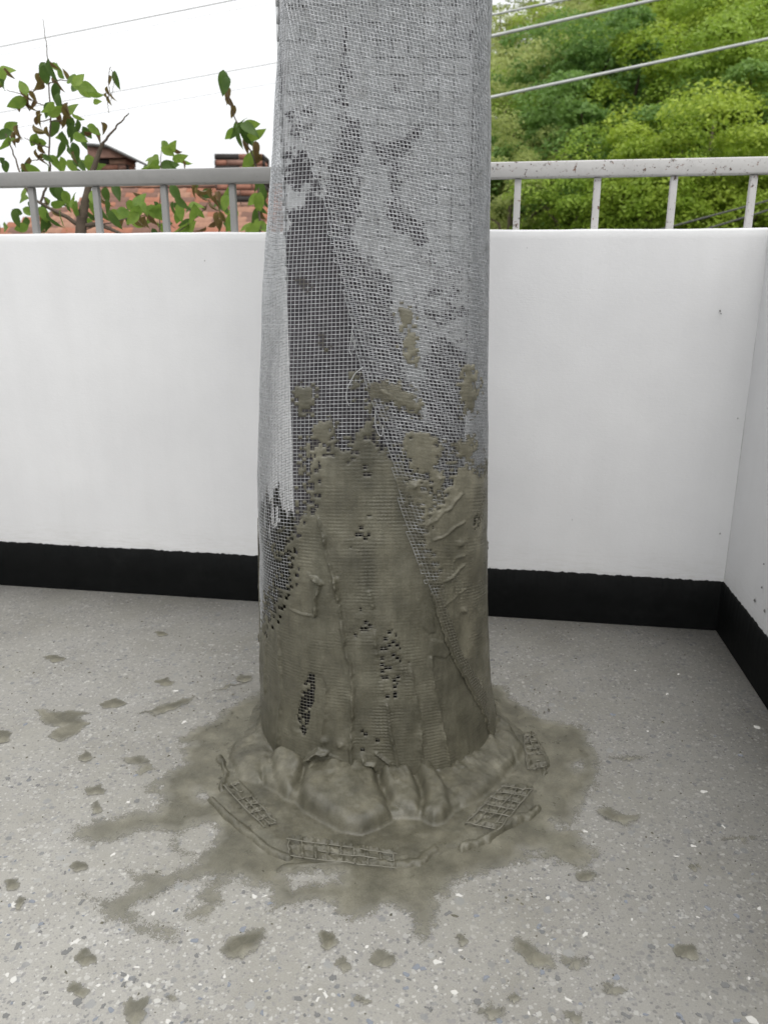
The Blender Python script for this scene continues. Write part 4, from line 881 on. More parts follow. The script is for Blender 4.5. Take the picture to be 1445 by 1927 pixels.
# ---- crumbs of cement scattered round the foot: too many and too small to count
parts = []
for k in range(1100):
    a = random.uniform(0, 6.283); d = 0.06 + 0.75 * random.random() ** 1.6; r = random.uniform(.0005, .0021) * (1.6 if random.random() < .08 else 1)
    p = np.array([CXZ[5] + (0.26 + d) * math.sin(a), YC - (0.26 + d) * math.cos(a), 0.001])
    if (p - C0) @ WN > -0.03 or (p - C0) @ SN > -0.03: continue
    if d < .2: p[2] = .004
    q = np.linspace(0, 2 * np.pi, 6)[:-1]; rr = r * (0.6 + 0.8 * RNG.random(5)); st = random.uniform(.6, 2.2)
    ring = np.stack([np.cos(q) * rr * st, np.sin(q) * rr, np.zeros(5)], -1); th = random.uniform(0, 6.28); cs, sn = math.cos(th), math.sin(th)
    ring[:, :2] = ring[:, :2] @ np.array([[cs, -sn], [sn, cs]])
    V = np.concatenate([ring + p - [0, 0, .001], [p + [0, 0, r * 0.7]]]); parts.append((V, np.array([[i, (i + 1) % 5, 5] for i in range(5)])))
V, F_ = join(parts); o = link('cement_crumbs', mesh_np('cement_crumbs', V, F_, False), MAT_CEM); o['kind'] = 'stuff'; tag(o, 'tiny crumbs of cement scattered over the floor around the column', 'crumbs')

# ---- larger terrazzo chips, flush stones ground into the floor
CHIPM = []
for k in range(14):
    nn_ = random.choice((7, 8, 9, 10)); a = (np.arange(nn_) + RNG.random(nn_) * .8) / nn_ * 2 * np.pi; rr = 0.45 + 0.65 * RNG.random(nn_); ex_ = 0.4 + 0.5 * RNG.random()
    ring = np.stack([np.cos(a) * rr, np.sin(a) * rr * ex_, np.zeros(nn_)], -1)
    V = np.concatenate([ring, ring * 0.97 + [0, 0, 0.0004], [[0, 0, 0.0004]]]); V[:, :2] *= 1.0
    F_ = [[i, (i + 1) % nn_, nn_ + (i + 1) % nn_, nn_ + i] for i in range(nn_)]
    me = bpy.data.meshes.new('stone_chip'); me.from_pydata([tuple(v) for v in V], [], F_ + [[nn_ + i, nn_ + (i + 1) % nn_, 2 * nn_] for i in range(nn_)])
    mt = (MAT_CHIP_W, MAT_CHIP_B, MAT_CHIP_D, MAT_CHIP_D, MAT_CHIP_W, MAT_CHIP_B, MAT_CHIP_D)[k % 7]; me.materials.append(mt); CHIPM.append(me)
cnt = 0; SMF = np.array(SMEAR)
while cnt < 300:
    qx, qy = random.uniform(-20, 1465), 1927 - 760 * random.random() ** 1.5
    if qx > 1445 and qy < 1500: continue
    if in_poly(np.array([qx]), np.array([qy]), SMF)[0] and random.random() < 0.93: continue
    if any(in_poly(np.array([qx]), np.array([qy]), np.array(s[0]))[0] for s in SPL): continue
    p = on_floor(qx, qy); sz = 0.0038 + 0.0062 * random.random() ** 2.4
    if hull_dist(np.array([p[0]]), np.array([p[1]]))[0] < 0.05 or (p - C0) @ WN > -0.03 or (p - C0) @ SN > -0.03: continue
    o = bpy.data.objects.new('stone_chip', random.choice(CHIPM)); COL.objects.link(o); o.parent = FLOOR
    o.location = (p[0], p[1], 0.00015); o.rotation_euler[2] = random.uniform(0, 6.28); o.scale = (sz, sz, 1); cnt += 1

# =================================================================== BACKGROUND LEFT: house, chimneys, tree, vines
HY = 11.0
def hp(px, py, Y=HY): return at_depth(px, py, Y)
HOUSE = thing('tiled_house', 'old house with red tiled roof and brick chimneys behind the left wall', 'house', (-3.0, HY, -3.6))
HO = np.array([-3.0, HY, -3.6])
rz = hp(300, 350)[2]; slope = math.radians(26)
xl_r, xr_r = hp(225, 350)[0], hp(620, 350)[0]
TL, TW = 0.15, 0.21        # exposed tile length and width
nrow = 18
ridge_y = HY + 0.0
def roof_pt(x, s): return np.array([x, ridge_y - s * math.cos(slope), rz - s * math.sin(slope)])
SL = nrow * TL
# roof deck and hip
xle = hp(-330, 430, HY - SL * math.cos(slope))[0]
V = np.array([roof_pt(xl_r, 0), roof_pt(xr_r, 0), roof_pt(xr_r, SL), roof_pt(xle, SL), roof_pt(xr_r, 0) + [0, 2.6, -1.25], roof_pt(xl_r, 0) + [0, 2.6, -1.25]]); V[:, 2] -= 0.05
ROOF = link('roof', mesh_np('roof', V - HO, np.array([[0, 1, 2, 3], [0, 5, 4, 1]]), False), MAT_TILE[1], HOUSE)
vb = roof_pt(0, SL)
Vw, Fw = box_data((xle + xr_r) / 2 + .3, HY - SL * math.cos(slope) + 2.6, (vb[2] - .2 - 3.6) / 2, xr_r - xle - 1.0, 4.2, vb[2] - .2 + 3.6)
link('wall', mesh_np('wall', Vw - HO, Fw, False), MAT_PLASTER, HOUSE)
# one pan tile, shared by all
nt_ = 7; xx = np.linspace(0, 1, nt_); prof = 0.022 * np.sin(xx * np.pi) ** 1.0 + 0.012 * np.cos(xx * 2 * np.pi)
Vt = []
for yy, dz in ((0.0, 0.030), (-TL * 1.25, 0.0)):
    for a, b in zip(xx, prof): Vt.append((a * TW, yy, b + dz * 0 + 0.0))
Vt = np.array(Vt); Vt = np.concatenate([Vt, Vt - [0, 0, 0.036]])
Ft = []
for i in range(nt_ - 1):
    Ft += [[i, nt_ + i, nt_ + i + 1, i + 1], [nt_ + i, 3 * nt_ + i, 3 * nt_ + i + 1, nt_ + i + 1], [2 * nt_ + i + 1, 3 * nt_ + i + 1, 3 * nt_ + i, 2 * nt_ + i]]
TM = []
for mt in MAT_TILE:
    me = mesh_np('roof_tile', Vt, np.array(Ft), False); me.materials.append(mt); TM.append(me)
cnt = 0
for rI in range(nrow - 1, -1, -1):
    s = rI * TL
    xa = xl_r + (xle - xl_r) * (s / SL); xa = max(xa, hp(-10, 400)[0])
    x = xa + (rI % 2) * 0
    while x < hp(512, 360)[0] and cnt < 330:
        P = roof_pt(x, s - TL * 0.12); _, py_ = proj(P)
        if py_ < 448:
            o = bpy.data.objects.new('roof_tile', random.choice(TM)); COL.objects.link(o); o.parent = ROOF
            o.location = tuple(P - HO + np.array([0, -math.sin(slope) * .02, 0.012])); o.rotation_euler = (slope + 0.2 + random.uniform(-.02, .02), random.uniform(-.02, .02), random.uniform(-.03, .03)); cnt += 1
        x += TW * 0.97
# ridge caps
x = xl_r
while x < hp(520, 350)[0]:
    th = np.linspace(0, np.pi, 7); V = np.array([[dx, -0.10 * math.cos(t), 0.075 * math.sin(t) + dz] for dx, dz in ((0, 0), (0.33, 0.012)) for t in th]); V = np.concatenate([V, V * [1, .85, .8]])
    F_ = [[i, i + 1, 8 + i, 7 + i] for i in range(6)] + [[14 + i, 14 + 7 + i, 14 + 8 + i, 15 + i] for i in range(6)] + [[i, 14 + i, 15 + i, i + 1] for i in range(6)]
    o = link('ridge_tile', mesh_np('ridge_tile', V, np.array(F_), False), random.choice(MAT_TILE), ROOF); o.location = tuple(np.array([x, ridge_y, rz - .02]) - HO); x += 0.31
# chimneys built brick by brick
def chimney(x0, x1, zt_, zb_, yc, label, sooty, cap=None):
    cx, w_ = (x0 + x1) / 2, x1 - x0; dpt = w_ * 0.9
    V, F_ = box_data(cx, yc, (zt_ + zb_) / 2, w_ - 0.03, dpt - 0.03, zt_ - zb_ - 0.01)
    ch = link('chimney', mesh_np('chimney', V - HO, F_, False), MAT_MORTAR, HOUSE); ch['label'] = label
    bl, bh, bw = 0.225, 0.058, 0.105; jn = 0.010; rows = int((zt_ - zb_) / (bh + jn))
    meshes = {}
    for r in range(rows):
        z = zt_ - (r + .5) * (bh + jn); half = (r % 2) * 0.5
        for face in range(3):
            length = w_ if face == 0 else dpt; n_ = max(2, round(length / (bl + jn))); L = (length) / n_
            ks = np.arange(n_ + 1) if half else np.arange(n_) + .5
            for k in ks:
                a0, a1 = max(0, (k - .5) * L), min(length, (k + .5) * L)
                ln = a1 - a0 - jn
                if ln < 0.03: continue
                mid = (a0 + a1) / 2
                pr_s = sooty(mid / length if face == 0 else .5, (zt_ - z))
                mt = MAT_BRICK[2] if random.random() < pr_s else random.choice((MAT_BRICK[0], MAT_BRICK[0], MAT_BRICK[1], MAT_BRICK[3]))
                key = (round(ln, 3), mt.name)
                if key not in meshes:
                    Vb, Fb = box_data(0, 0, 0, ln, 0.03, bh); mb = mesh_np('brick', Vb, Fb, False); mb.materials.append(mt); meshes[key] = mb
                o = bpy.data.objects.new('brick', meshes[key]); COL.objects.link(o); o.parent = ch
                pz = random.uniform(-.003, .003)
                if face == 0: o.location = tuple(np.array([x0 + mid, yc - dpt / 2 + pz + .003, z]) - HO)
                elif face == 1: o.location = tuple(np.array([x0 - pz + .003, yc - dpt / 2 + mid, z]) - HO); o.rotation_euler[2] = math.pi / 2
                else: o.location = tuple(np.array([x1 + pz - .003, yc - dpt / 2 + mid, z]) - HO); o.rotation_euler[2] = math.pi / 2
    if cap is not None:
        o = link('cap_slab', mesh_np('cap_slab', cap[0] - HO, cap[1], False), MAT_SLATE, ch)
    return ch
y2 = HY - 0.35
a, b = hp(403, 287, y2 - .3), hp(497, 400, y2 - .3)
chimney(a[0], b[0], a[2], b[2] - .35, y2, 'blackened square brick chimney', lambda t, dz: 0.95 if dz < 0.05 else (0.75 if (0.3 < t < 0.75 and dz < 0.42) else (0.35 if dz < .3 else 0.06)))
y1 = HY + 0.5
a, b = hp(166, 275, y1 - .3), hp(236, 345, y1 - .3)
# sloping cap on the left chimney
p1, p2, p3 = hp(160, 268, y1 - .36), hp(200, 271, y1 - .36), hp(246, 294, y1 - .36)
capV = []
for q in (p1, p2, p3):
    for dy in (0, .75):
        for dz in (0.0, -0.03): capV.append(q + [0, dy, dz])
capV = np.array(capV); capF = []
for s_ in (0, 4):
    i = s_; capF += [[i, i + 4, i + 6, i + 2], [i + 1, i + 3, i + 7, i + 5], [i, i + 1, i + 5, i + 4], [i + 2, i + 6, i + 7, i + 3]]
capF += [[0, 2, 3, 1], [8, 9, 11, 10]]
chimney(a[0], b[0], hp(200, 296, y1 - .3)[2], b[2] - .3, y1, 'brick chimney under a sloping slab cap', lambda t, dz: 0.05, (capV, np.array(capF)))
# brick gable filling under the cap
xs_ = [hp(166, 300, y1 - .3)[0], hp(236, 300, y1 - .3)[0]]; zl = hp(166, 272, y1 - .3)[2]; zr = hp(236, 293, y1 - .3)[2]; zlow = hp(200, 296, y1 - .3)[2]
V = np.array([[xs_[0], y1 - .3 + dy, z] for dy in (0, .5) for z in (zlow, zl)] + [[xs_[1], y1 - .3 + dy, z] for dy in (0, .5) for z in (zlow, zr)] + [[(xs_[0] + xs_[1]) / 2, y1 - .3 + dy, z] for dy in (0, .5) for z in (zlow, hp(203, 274, y1 - .3)[2])])
F_ = np.array([[0, 8, 9, 1], [8, 4, 5, 9], [2, 3, 11, 10], [10, 11, 7, 6], [0, 1, 3, 2], [4, 6, 7, 5], [1, 9, 11, 3], [9, 5, 7, 11]])
link('chimney_head', mesh_np('chimney_head', V - HO, F_, False), MAT_BRICK[1], HOUSE)

# ---- leaves
def leaf_mesh(nm, L, W, fold, curl, mat, droop=0.0):
    t = np.linspace(0, 1, 8); wv_ = W * np.sin(np.pi * t ** 0.75) ** 0.9; V = []
    for k, a in enumerate(t):
        z = -curl * L * a * a
        for sgn in (-1, 0, 1): V.append((sgn * wv_[k] / 2, a * L, z + (fold * wv_[k] / 2 if sgn else 0) + 0.05 * W * math.sin(a * 9 + sgn)))
    F_ = [[3 * i + j, 3 * i + j + 1, 3 * i + 4 + j, 3 * i + 3 + j] for i in range(7) for j in (0, 1)]
    me = mesh_np(nm, np.array(V), np.array(F_)); me.materials.append(mat); return me
LM = {'G': [leaf_mesh('leaf', .085, .048, f_, c_, MAT_LG) for f_, c_ in ((.3, .25), (.15, .45), (.5, .1))], 'D': [leaf_mesh('leaf', .085, .042, f_, c_, MAT_LD) for f_, c_ in ((.4, .3), (.2, .5), (.6, .2))],
      'B': [leaf_mesh('leaf', .07, .03, f_, c_, MAT_LB) for f_, c_ in ((1.2, .6), (.9, .9), (1.6, .4))]}
def put_leaf(parent, org, px, py, Y, typ, ang, size=1.0):
    """ang: picture angle of the tip, degrees, 0 = right, 90 = up"""
    o = bpy.data.objects.new('leaf', random.choice(LM[typ])); COL.objects.link(o); o.parent = parent
    p = at_depth(px, py, Y); Lh = 0.04 * size; a = math.radians(ang)
    R = Matrix.Rotation(a - math.pi / 2, 4, 'Y').inverted() @ Matrix.Rotation(math.radians(90), 4, 'X')   # leaf in the x-z plane, tip up, then turned
    R = Matrix.Rotation(random.uniform(-.7, .7), 4, 'Z') @ R @ Matrix.Rotation(random.uniform(-.9, .9), 4, 'Y') @ Matrix.Rotation(random.uniform(-.6, .4), 4, 'X')
    base = Vector(p - org) - (R @ Vector((0, Lh, 0)))
    o.matrix_local = Matrix.Translation(base) @ R @ Matrix.Diagonal((size, size, size, 1)); return o
TY = 3.35
TO = at_depth(150, 433, TY); TO[2] = -3.6
TREE = thing('fruit_tree', 'half wilted fruit tree with bare twig and large leaves behind the left wall', 'tree', tuple(TO))
def branch(parent, org, pts, r0, r1, Y, nm, wig=0.004, yj=0.0):
    Q = np.array([at_depth(x, y, Y + yj * i / len(pts)) for i, (x, y) in enumerate(pts)]) if not isinstance(pts, np.ndarray) else pts
    tt = np.linspace(0, len(Q) - 1, len(Q) * 5); Qs = np.stack([np.interp(tt, np.arange(len(Q)), Q[:, k]) for k in range(3)], -1)
    ker = np.array([1, 2, 3, 2, 1]) / 9.0
    for k in range(3): Qs[2:-2, k] = np.convolve(Qs[:, k], ker, 'valid')
    Qs += (RNG.random(Qs.shape) - .5) * wig
    V, F_ = tube(Qs - org, np.linspace(r0, r1, len(Qs)), 7); return link(nm, mesh_np(nm, V, F_), MAT_BARK, parent)
tr = np.array([[TO[0] - .25, TY + .1, -3.6], [TO[0] - .1, TY + .05, -1.5], *[at_depth(x, y, TY) for x, y in ((150, 600), (151, 433), (157, 395), (161, 374), (176, 314), (194, 269))]])
branch(TREE, TO, tr, 0.034, 0.007, TY, 'trunk')
branch(TREE, TO, [(194, 269), (212, 245), (230, 226), (243, 211)], .005, .002, TY, 'twig')
branch(TREE, TO, [(151, 425), (120, 404), (95, 392), (75, 381)], .009, .005, TY, 'branch')
branch(TREE, TO, [(75, 381), (90, 345), (95, 321), (92, 291), (95, 224), (92, 157), (90, 112), (86, 75), (80, 34)], .005, .001, TY, 'branch')
branch(TREE, TO, [(152, 425), (185, 420), (205, 430), (230, 440)], .010, .006, TY, 'branch')
branch(TREE, TO, [(75, 381), (50, 360), (30, 300), (10, 250)], .005, .002, TY - .1, 'twig')
for pts in ([(92, 157), (110, 148), (140, 152), (165, 165)], [(93, 200), (75, 195), (50, 180), (12, 168)], [(93, 227), (120, 226), (150, 245), (165, 262)], [(94, 224), (75, 228), (66, 222)], [(92, 276), (70, 272), (45, 258)], [(92, 297), (70, 300), (50, 305)], [(150, 433), (240, 410), (300, 400), (330, 430)], [(300, 440), (303, 320), (302, 300), (304, 280)], [(330, 440), (380, 400), (400, 365)]):
    branch(TREE, TO, pts, .0024, .0012, TY, 'twig')
LV = [(12, 131, 'G', 20), (4, 142, 'G', 250), (20, 238, 'G', 40), (4, 160, 'D', 200), (44, 165, 'G', 100), (33, 192, 'G', 210), (47, 178, 'B', 280), (52, 192, 'B', 260), (42, 186, 'B', 200), (55, 200, 'B', 290),
      (80, 128, 'D', 250), (97, 130, 'D', 290), (84, 142, 'D', 270), (76, 168, 'B', 265), (74, 158, 'B', 255), (104, 172, 'D', 275), (108, 188, 'D', 270), (104, 156, 'B', 280), (112, 134, 'G', 110), (132, 146, 'G', 170), (148, 150, 'G', 60), (143, 162, 'G', 330), (165, 163, 'G', 345), (175, 178, 'G', 320),
      (89, 205, 'D', 265), (103, 208, 'G', 20), (68, 230, 'B', 255), (76, 246, 'B', 280), (70, 218, 'B', 240), (118, 208, 'B', 250), (126, 214, 'B', 280), (112, 222, 'B', 300), (122, 228, 'B', 260), (130, 205, 'G', 50), (146, 218, 'G', 310), (132, 232, 'D', 280), (148, 240, 'D', 290), (158, 262, 'D', 275), (164, 250, 'D', 300), (136, 248, 'D', 265), (178, 242, 'G', 340), (184, 252, 'B', 290),
      (120, 262, 'D', 265), (130, 278, 'D', 285), (118, 280, 'D', 270), (138, 296, 'B', 285), (142, 284, 'D', 290), (102, 240, 'D', 230), (74, 268, 'G', 180), (64, 262, 'G', 230), (80, 282, 'B', 260), (70, 296, 'B', 280), (52, 308, 'B', 250), (46, 318, 'D', 260), (26, 262, 'B', 265), (30, 250, 'B', 255), (6, 252, 'D', 200), (8, 268, 'G', 250), (105, 303, 'G', 330), (120, 312, 'G', 300), (136, 312, 'G', 310), (150, 298, 'G', 300), (160, 312, 'G', 300), (170, 306, 'G', 280), (184, 316, 'G', 30), (4, 305, 'D', 220), (12, 314, 'D', 290), (62, 318, 'G', 340), (90, 314, 'G', 200),
      (45, 376, 'G', 160), (60, 392, 'D', 230), (92, 380, 'G', 190), (108, 384, 'G', 10), (112, 362, 'D', 280), (124, 372, 'G', 300), (140, 394, 'G', 260), (138, 378, 'G', 100), (178, 366, 'G', 80), (168, 404, 'D', 190), (176, 384, 'G', 280), (200, 366, 'D', 260), (204, 386, 'D', 280), (196, 402, 'D', 250), (30, 410, 'D', 250), (50, 420, 'D', 270), (40, 428, 'G', 200), (8, 428, 'G', 180), (84, 402, 'G', 320), (100, 416, 'D', 270), (84, 420, 'D', 250), (92, 428, 'D', 290), (112, 412, 'G', 260), (212, 412, 'D', 300), (218, 404, 'G', 350), (236, 398, 'G', 10), (244, 388, 'G', 200), (262, 376, 'G', 60), (268, 388, 'G', 300), (256, 402, 'G', 260), (250, 410, 'G', 230), (272, 396, 'B', 290), (280, 408, 'B', 300), (286, 420, 'B', 270), (274, 420, 'B', 250), (262, 422, 'B', 265), (290, 398, 'G', 330), (300, 392, 'G', 200), (298, 426, 'G', 300), (310, 430, 'G', 330),
      (330, 362, 'D', 300), (340, 380, 'D', 305), (352, 392, 'D', 310), (334, 408, 'G', 240), (338, 396, 'G', 270), (356, 428, 'G', 20), (346, 432, 'G', 200), (368, 386, 'G', 30), (374, 396, 'G', 300), (366, 404, 'G', 280), (382, 376, 'B', 280), (362, 358, 'B', 220), (372, 364, 'B', 300), (396, 368, 'B', 240), (388, 362, 'B', 310), (404, 378, 'B', 280), (412, 372, 'B', 290), (426, 366, 'G', 260), (424, 380, 'G', 250), (406, 414, 'B', 250), (416, 424, 'B', 285), (398, 426, 'B', 240), (420, 410, 'B', 300), (438, 404, 'G', 270), (432, 418, 'G', 255),
      (314, 280, 'G', 330), (324, 284, 'G', 15), (308, 272, 'G', 140), (290, 298, 'G', 150), (280, 306, 'G', 160), (336, 298, 'G', 345), (346, 304, 'G', 320), (318, 310, 'D', 10), (328, 316, 'D', 290), (286, 316, 'G', 190)]
for x, y, t, a in LV:
    put_leaf(TREE, TO, x, y, TY + random.uniform(-.12, .15), t, a + random.uniform(-12, 12), random.uniform(.66, .95) * (0.95 if t == 'B' else 1.0))
    if y < 330 and random.random() < .6: put_leaf(TREE, TO, x + random.uniform(-16, 16), y + random.uniform(-10, 14), TY + random.uniform(-.2, .2), 'B' if t == 'B' else random.choice('GDB'), a + random.uniform(-60, 60), random.uniform(.45, .75))
    if y > 350 and random.random() < .9: put_leaf(TREE, TO, x + random.uniform(-22, 22), y + random.uniform(-12, 14), TY + random.uniform(.1, .4), random.choice('GDDB'), random.uniform(190, 350), random.uniform(.6, .9))
# vine hanging from the cable right of the tree
VO = at_depth(470, 430, 3.6); VO[2] = -3.6
VINE = thing('climbing_vine', 'thin green vine climbing to the cable before the blackened chimney', 'vine', tuple(VO))
vp = np.array([[VO[0], 3.7, -3.6], [VO[0] + .03, 3.62, -1.0], *[at_depth(x, y, 3.6) for x, y in ((492, 560), (490, 430), (486, 360), (480, 300), (470, 280), (463, 269), (445, 228), (435, 202), (426, 168), (418, 138))]])
branch(VINE, VO, vp, .006, .0016, 3.6, 'stem')
for x, y, t, a in [(420, 150, 'D', 265), (424, 158, 'D', 250), (428, 180, 'B', 260), (434, 194, 'B', 310), (438, 212, 'B', 250), (450, 232, 'D', 70), (444, 242, 'D', 240), (446, 258, 'D', 250), (436, 252, 'G', 230), (456, 244, 'D', 300), (460, 250, 'D', 290), (468, 240, 'D', 340), (472, 234, 'G', 350), (464, 258, 'D', 270), (480, 256, 'G', 350), (470, 262, 'D', 300), (462, 272, 'B', 270), (482, 284, 'B', 270), (486, 292, 'B', 260), (476, 298, 'G', 260), (468, 304, 'G', 250), (484, 304, 'B', 280), (478, 374, 'G', 220), (486, 380, 'G', 250), (492, 356, 'D', 280), (496, 366, 'D', 270), (490, 394, 'D', 280), (484, 404, 'D', 250), (494, 412, 'B', 270), (466, 428, 'G', 200), (476, 432, 'G', 30), (494, 428, 'G', 340), (486, 424, 'G', 270), (498, 380, 'D', 300), (488, 340, 'D', 280)]:
    put_leaf(VINE, VO, x, y, 3.6 + random.uniform(-.08, .08), t, a, random.uniform(.75, 1.05))
VO2 = at_depth(205, 210, 3.5)
V2 = thing('withered_sprig', 'withered sprig of vine hanging from the cables beside the tree', 'vine', tuple(VO2))
branch(V2, VO2, [(208, 124), (204, 150), (206, 172), (202, 190), (205, 212)], .0015, .0012, 3.5, 'stem'); branch(V2, VO2, [(210, 130), (216, 150), (212, 172), (208, 190)], .0013, .001, 3.5, 'stem')
for x, y, t, a in [(216, 147, 'D', 275), (206, 150, 'B', 265), (200, 182, 'B', 250), (206, 190, 'B', 285), (211, 184, 'B', 260), (203, 172, 'B', 270)]: put_leaf(V2, VO2, x, y, 3.5, t, a, .75 if t == 'D' else .5)

# ---- cables, all meeting at the pole that the column hides
POLE = at_depth(722, 300, 7.0)
def cable(p0, p1, Y, r, mat, label, right=False):
    """p0-p1: the stretch seen in the photo; the near end of it runs on to the pole behind the column"""
    k = (p1[1] - p0[1]) / (p1[0] - p0[0]); e = at_depth(722, p0[1] + k * (722 - p0[0]), 7.0)
    xo = 1700 if right else -250
    f_ = at_depth(xo, p0[1] + k * (xo - p0[0]), Y); t = np.linspace(0, 1, 50)
    Q = e + t[:, None] * (f_ - e); V, F_ = tube(Q - e, r, 8); o = link('power_cable', mesh_np('power_cable', V, F_), mat); o.location = e
    return tag(o, label, 'cable', 'overhead cables')
cable((0, 87), (435, 0), 10, .0042, MAT_CABLE_T, 'uppermost cable left of the column')
cable((0, 103), (515, 3), 10, .0013, MAT_CABLE_T, 'faint thin wire just under the uppermost left cable')
cable((0, 211), (515, 118), 10, .0028, MAT_CABLE_T, 'cable left of the column that the vines hang from')
cable((0, 245), (515, 156), 10, .0016, MAT_CABLE_T, 'lowest faint wire left of the column')
cable((920, 28), (1055, 0), 7.5, .009, MAT_CABLE_G, 'uppermost grey cable right of the column by the hill', True)
cable((920, 68), (1225, 0), 7.5, .0125, MAT_CABLE_G, 'middle grey cable in front of the wooded hill', True)
cable((920, 183), (1445, 72), 7.5, .012, MAT_CABLE_G, 'lowest light grey cable across the wooded hill', True)
cable((1270, 424), (1445, 377), 9, .009, MAT_CABLE_D, 'upper of two dark cables seen through the right railing', True)
cable((1350, 424), (1445, 395), 9, .009, MAT_CABLE_D, 'lower of two dark cables seen through the right railing', True)
V, F_ = tube(np.array([[0, 0, 0], [0, 0, 4.0], [0, 0, 8.2]]), np.array([.15, .12, .09]), 14)
o = link('utility_pole', mesh_np('utility_pole', V, F_), MAT_MORTAR); o.location = (POLE[0], 7.0, -3.6); tag(o, 'round concrete pole behind the column where the cables meet', 'pole')

# =================================================================== HILL AND TREES RIGHT
def hill_z(x, y): 
    s = x - 1.0 + 0.25 * (y - 18); return -3.55 + 0.62 * np.clip(s, 0, 34) * sstep(8, 15, y) + 0.6 * (fbm(x * .2, y * .2, 500, 3) - .5)
xs = np.linspace(-4, 110, 115); ys = np.linspace(7, 150, 145); X, Y = np.meshgrid(xs, ys); Zh = hill_z(X, Y); Zh = np.where((X < -3) | (Y < 8) | (Y > 148), -3.7, Zh)
n = len(xs); i = np.arange(len(ys) - 1)[:, None] * n; j = np.arange(n - 1)[None]
o = link('hill', mesh_np('hill', np.stack([X, Y, Zh], -1).reshape(-1, 3), np.stack([i + j, i + j + 1, i + n + j + 1, i + n + j], -1).reshape(-1, 4)), MAT_HILL); o['kind'] = 'structure'

def crown_mesh(seed, nclump, nleaf, rx, rz_, lsz, mat, open_=0.0):
    rg = np.random.default_rng(seed)
    # clump centres spread through the crown volume, more on the outside
    d = rg.normal(size=(nclump, 3)); d /= np.linalg.norm(d, axis=1)[:, None]; rr = rg.random(nclump) ** 0.4
    c = d * rr[:, None] * [rx, rx, rz_]; cr = (0.2 + 0.22 * rg.random(nclump) ** 2) * rx * (0.75 if open_ else 1)
    k = rg.integers(0, nclump, nleaf); q = rg.normal(size=(nleaf, 3)); q /= np.linalg.norm(q, axis=1)[:, None]
    q[:, 2] = np.where(rg.random(nleaf) < .85, np.abs(q[:, 2]), q[:, 2])
    p = c[k] + q * (cr[k] * (0.72 + 0.36 * rg.random(nleaf)))[:, None] * [1, 1, .7]
    nrm = q * .55 + [0, 0, .8] + rg.normal(size=(nleaf, 3)) * .45; nrm /= np.linalg.norm(nrm, axis=1)[:, None]
    t = np.cross(nrm, rg.normal(size=(nleaf, 3))); t /= np.linalg.norm(t, axis=1)[:, None]; b = np.cross(nrm, t)
    s = lsz * (0.6 + 0.8 * rg.random(nleaf)); 
    V = np.stack([p - t * s[:, None], p + b * (s * .55)[:, None] - nrm * (s * .2)[:, None], p + t * s[:, None] - nrm * (s * .25)[:, None], p - b * (s * .55)[:, None] - nrm * (s * .2)[:, None]], 1).reshape(-1, 3)
    F_ = np.arange(nleaf * 4).reshape(-1, 4); me = mesh_np('crown', V, F_, False); me.materials.append(mat); return me, c
PROTO = []
for k, (nc, nl, rx, rz_, ls, mt) in enumerate(((48, 28000, 2.6, 2.3, .055, 0), (50, 28000, 2.8, 2.6, .055, 1), (46, 26000, 2.5, 2.5, .06, 2), (60, 15000, 2.6, 3.0, .05, 3), (50, 28000, 3.0, 2.2, .055, 0), (74, 28000, 2.2, 3.2, .052, 1))):
    me, cc = crown_mesh(40 + k, nc, nl, rx, rz_, ls, CROWN_MATS[mt], 1 if mt == 3 else 0)
    PROTO.append((me, cc, rx, rz_))
def trunk_mesh(k, h, cc):
    parts = [tube(np.array([[0, 0, -h], [0.08, .05, -h * .6], [-.05, 0, -h * .25], [0, 0, 0.3]]), np.array([.2, .17, .13, .08]), 8)]
    for c_ in cc[:9]: parts.append(tube(np.array([[0, 0, -h * .25], c_ * .5 + [0, 0, -.3], c_]), np.array([.07, .05, .02]), 6))
    V, F_ = join(parts); return mesh_np('trunk', V, F_)
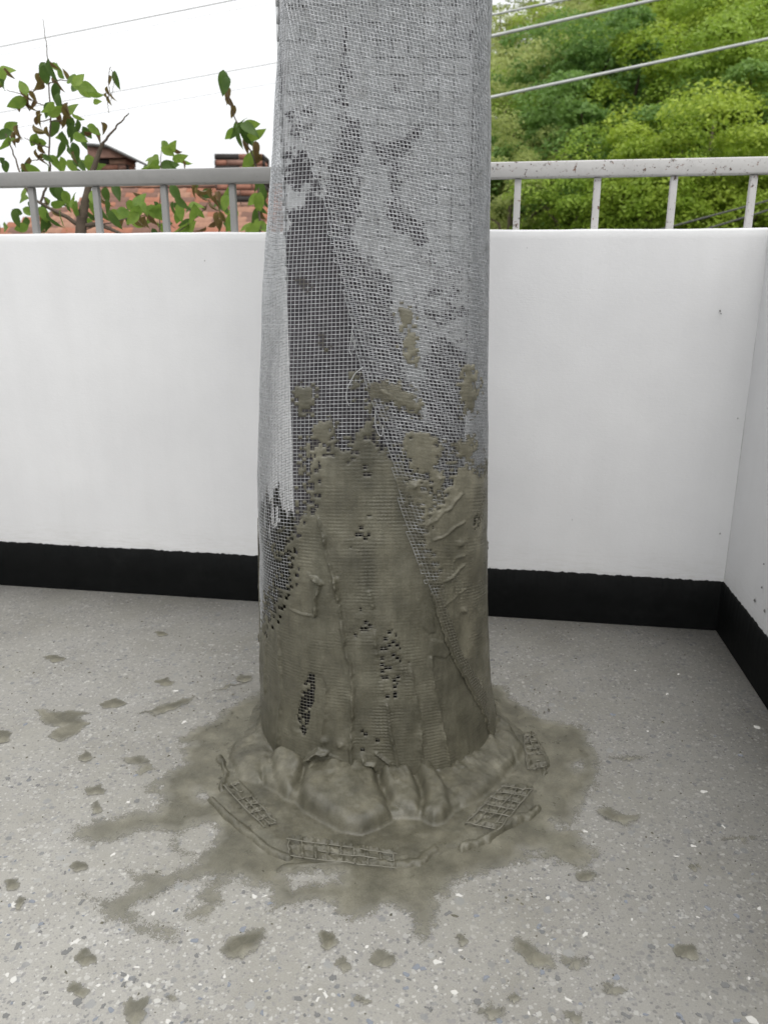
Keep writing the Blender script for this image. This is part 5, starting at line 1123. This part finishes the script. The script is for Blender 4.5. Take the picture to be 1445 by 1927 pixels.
TR = [  # px, py of the crown centre, distance, kind, scale, label
    (1330, 330, 17.0, 0, .8, 'bright leafy tree over the rail at right'), (1230, 380, 16.5, 4, .62, 'low bright green tree behind the right railing'), (1130, 330, 19.0, 2, .85, 'dark bluish green tree behind the right railing'), (1400, 410, 15.5, 4, .6, 'bush at the right picture edge below the rail'),
    (1085, 420, 17.5, 1, .55, 'low shrub between the first two right balusters'), (960, 400, 18.5, 3, .6, 'dull olive shrub right beside the column'), (1010, 300, 23, 3, .9, 'olive brushy tree right of the column'), (930, 330, 26, 1, .9, 'green tree half hidden by the column'),
    (1080, 210, 25, 2, .95, 'blue green tree in the middle of the slope'), (1180, 220, 22, 2, .9, 'dark tree under the lowest light cable'), (1290, 210, 21, 0, .95, 'yellow green tree on the slope at right'), (1400, 230, 20, 1, .85, 'shaded tree at the right edge of the slope'),
    (960, 220, 31, 3, 1.0, 'tree on the slope just right of the column'), (1030, 150, 31, 3, 1.0, 'fresh green tree below the middle cable'), (1150, 120, 29, 0, 1.0, 'fresh green tree at mid slope under the middle cable'), (1260, 100, 27, 1, 1.0, 'tree on the upper slope between the cables'), (1360, 110, 25, 0, 1.0, 'bright tree near the top right corner'), (1440, 130, 24, 1, 1.0, 'tree cut by the right picture edge'),
    (945, 110, 38, 3, 1.1, 'thin olive tree on the skyline beside the column'), (1010, 60, 40, 3, 1.1, 'olive tree with haze-paled leaves on the skyline under the cable'), (1090, 50, 37, 3, 1.0, 'olive green tree below the uppermost cable'), (1170, 20, 35, 5, 1.1, 'tall green tree on the upper slope'), (1260, 10, 32, 0, 1.1, 'green tree at the top of the picture'), (1350, 0, 30, 5, 1.1, 'tall tree at the top right'), (1440, 20, 29, 0, 1.1, 'tree at the top right corner'),
    (1060, 330, 24, 1, .9, 'shaded tree behind the bluish green one'), (1200, 300, 24, 1, .9, 'shaded tree behind the bright leafy one'), (1420, 320, 19, 2, .8, 'dark tree at the right edge above the rail'), (1130, -60, 42, 3, 1.2, 'tree above the top picture edge on the skyline'), (1250, -80, 38, 1, 1.2, 'tree above the top picture edge on the slope'), (1390, -80, 36, 0, 1.2, 'tree above the top right corner'), (1500, 60, 27, 1, 1.1, 'tree just outside the right picture edge'), (1520, 250, 21, 0, 1.0, 'leafy tree outside the right edge on the slope'), (1530, 380, 17, 4, .8, 'bushy tree outside the right edge by the rail'), (880, 260, 34, 1, 1.0, 'tree hidden behind the column'), (850, 380, 24, 2, .8, 'low tree hidden behind the column')]
for x, y, D, k, s, lab in TR:
    me, cc, rx, rz_ = PROTO[k]; p = at_depth(x, y, D); gz = float(hill_z(np.array(p[0]), np.array(p[1])))
    h = max(1.2, (p[2] - gz) / s + .3)
    t = thing('hill_tree', lab, 'tree', (p[0], p[1], gz), 'trees on the wooded hill'); dz = p[2] - gz
    tk = link('trunk', trunk_mesh(k, h, cc), MAT_BARK, t); ck = bpy.data.objects.new('crown', me); COL.objects.link(ck); ck.parent = t
    a_ = random.uniform(0, 6.28)
    for ob in (tk, ck): ob.location = (0, 0, dz); ob.scale = (s, s, s * random.uniform(.95, 1.1)); ob.rotation_euler[2] = a_
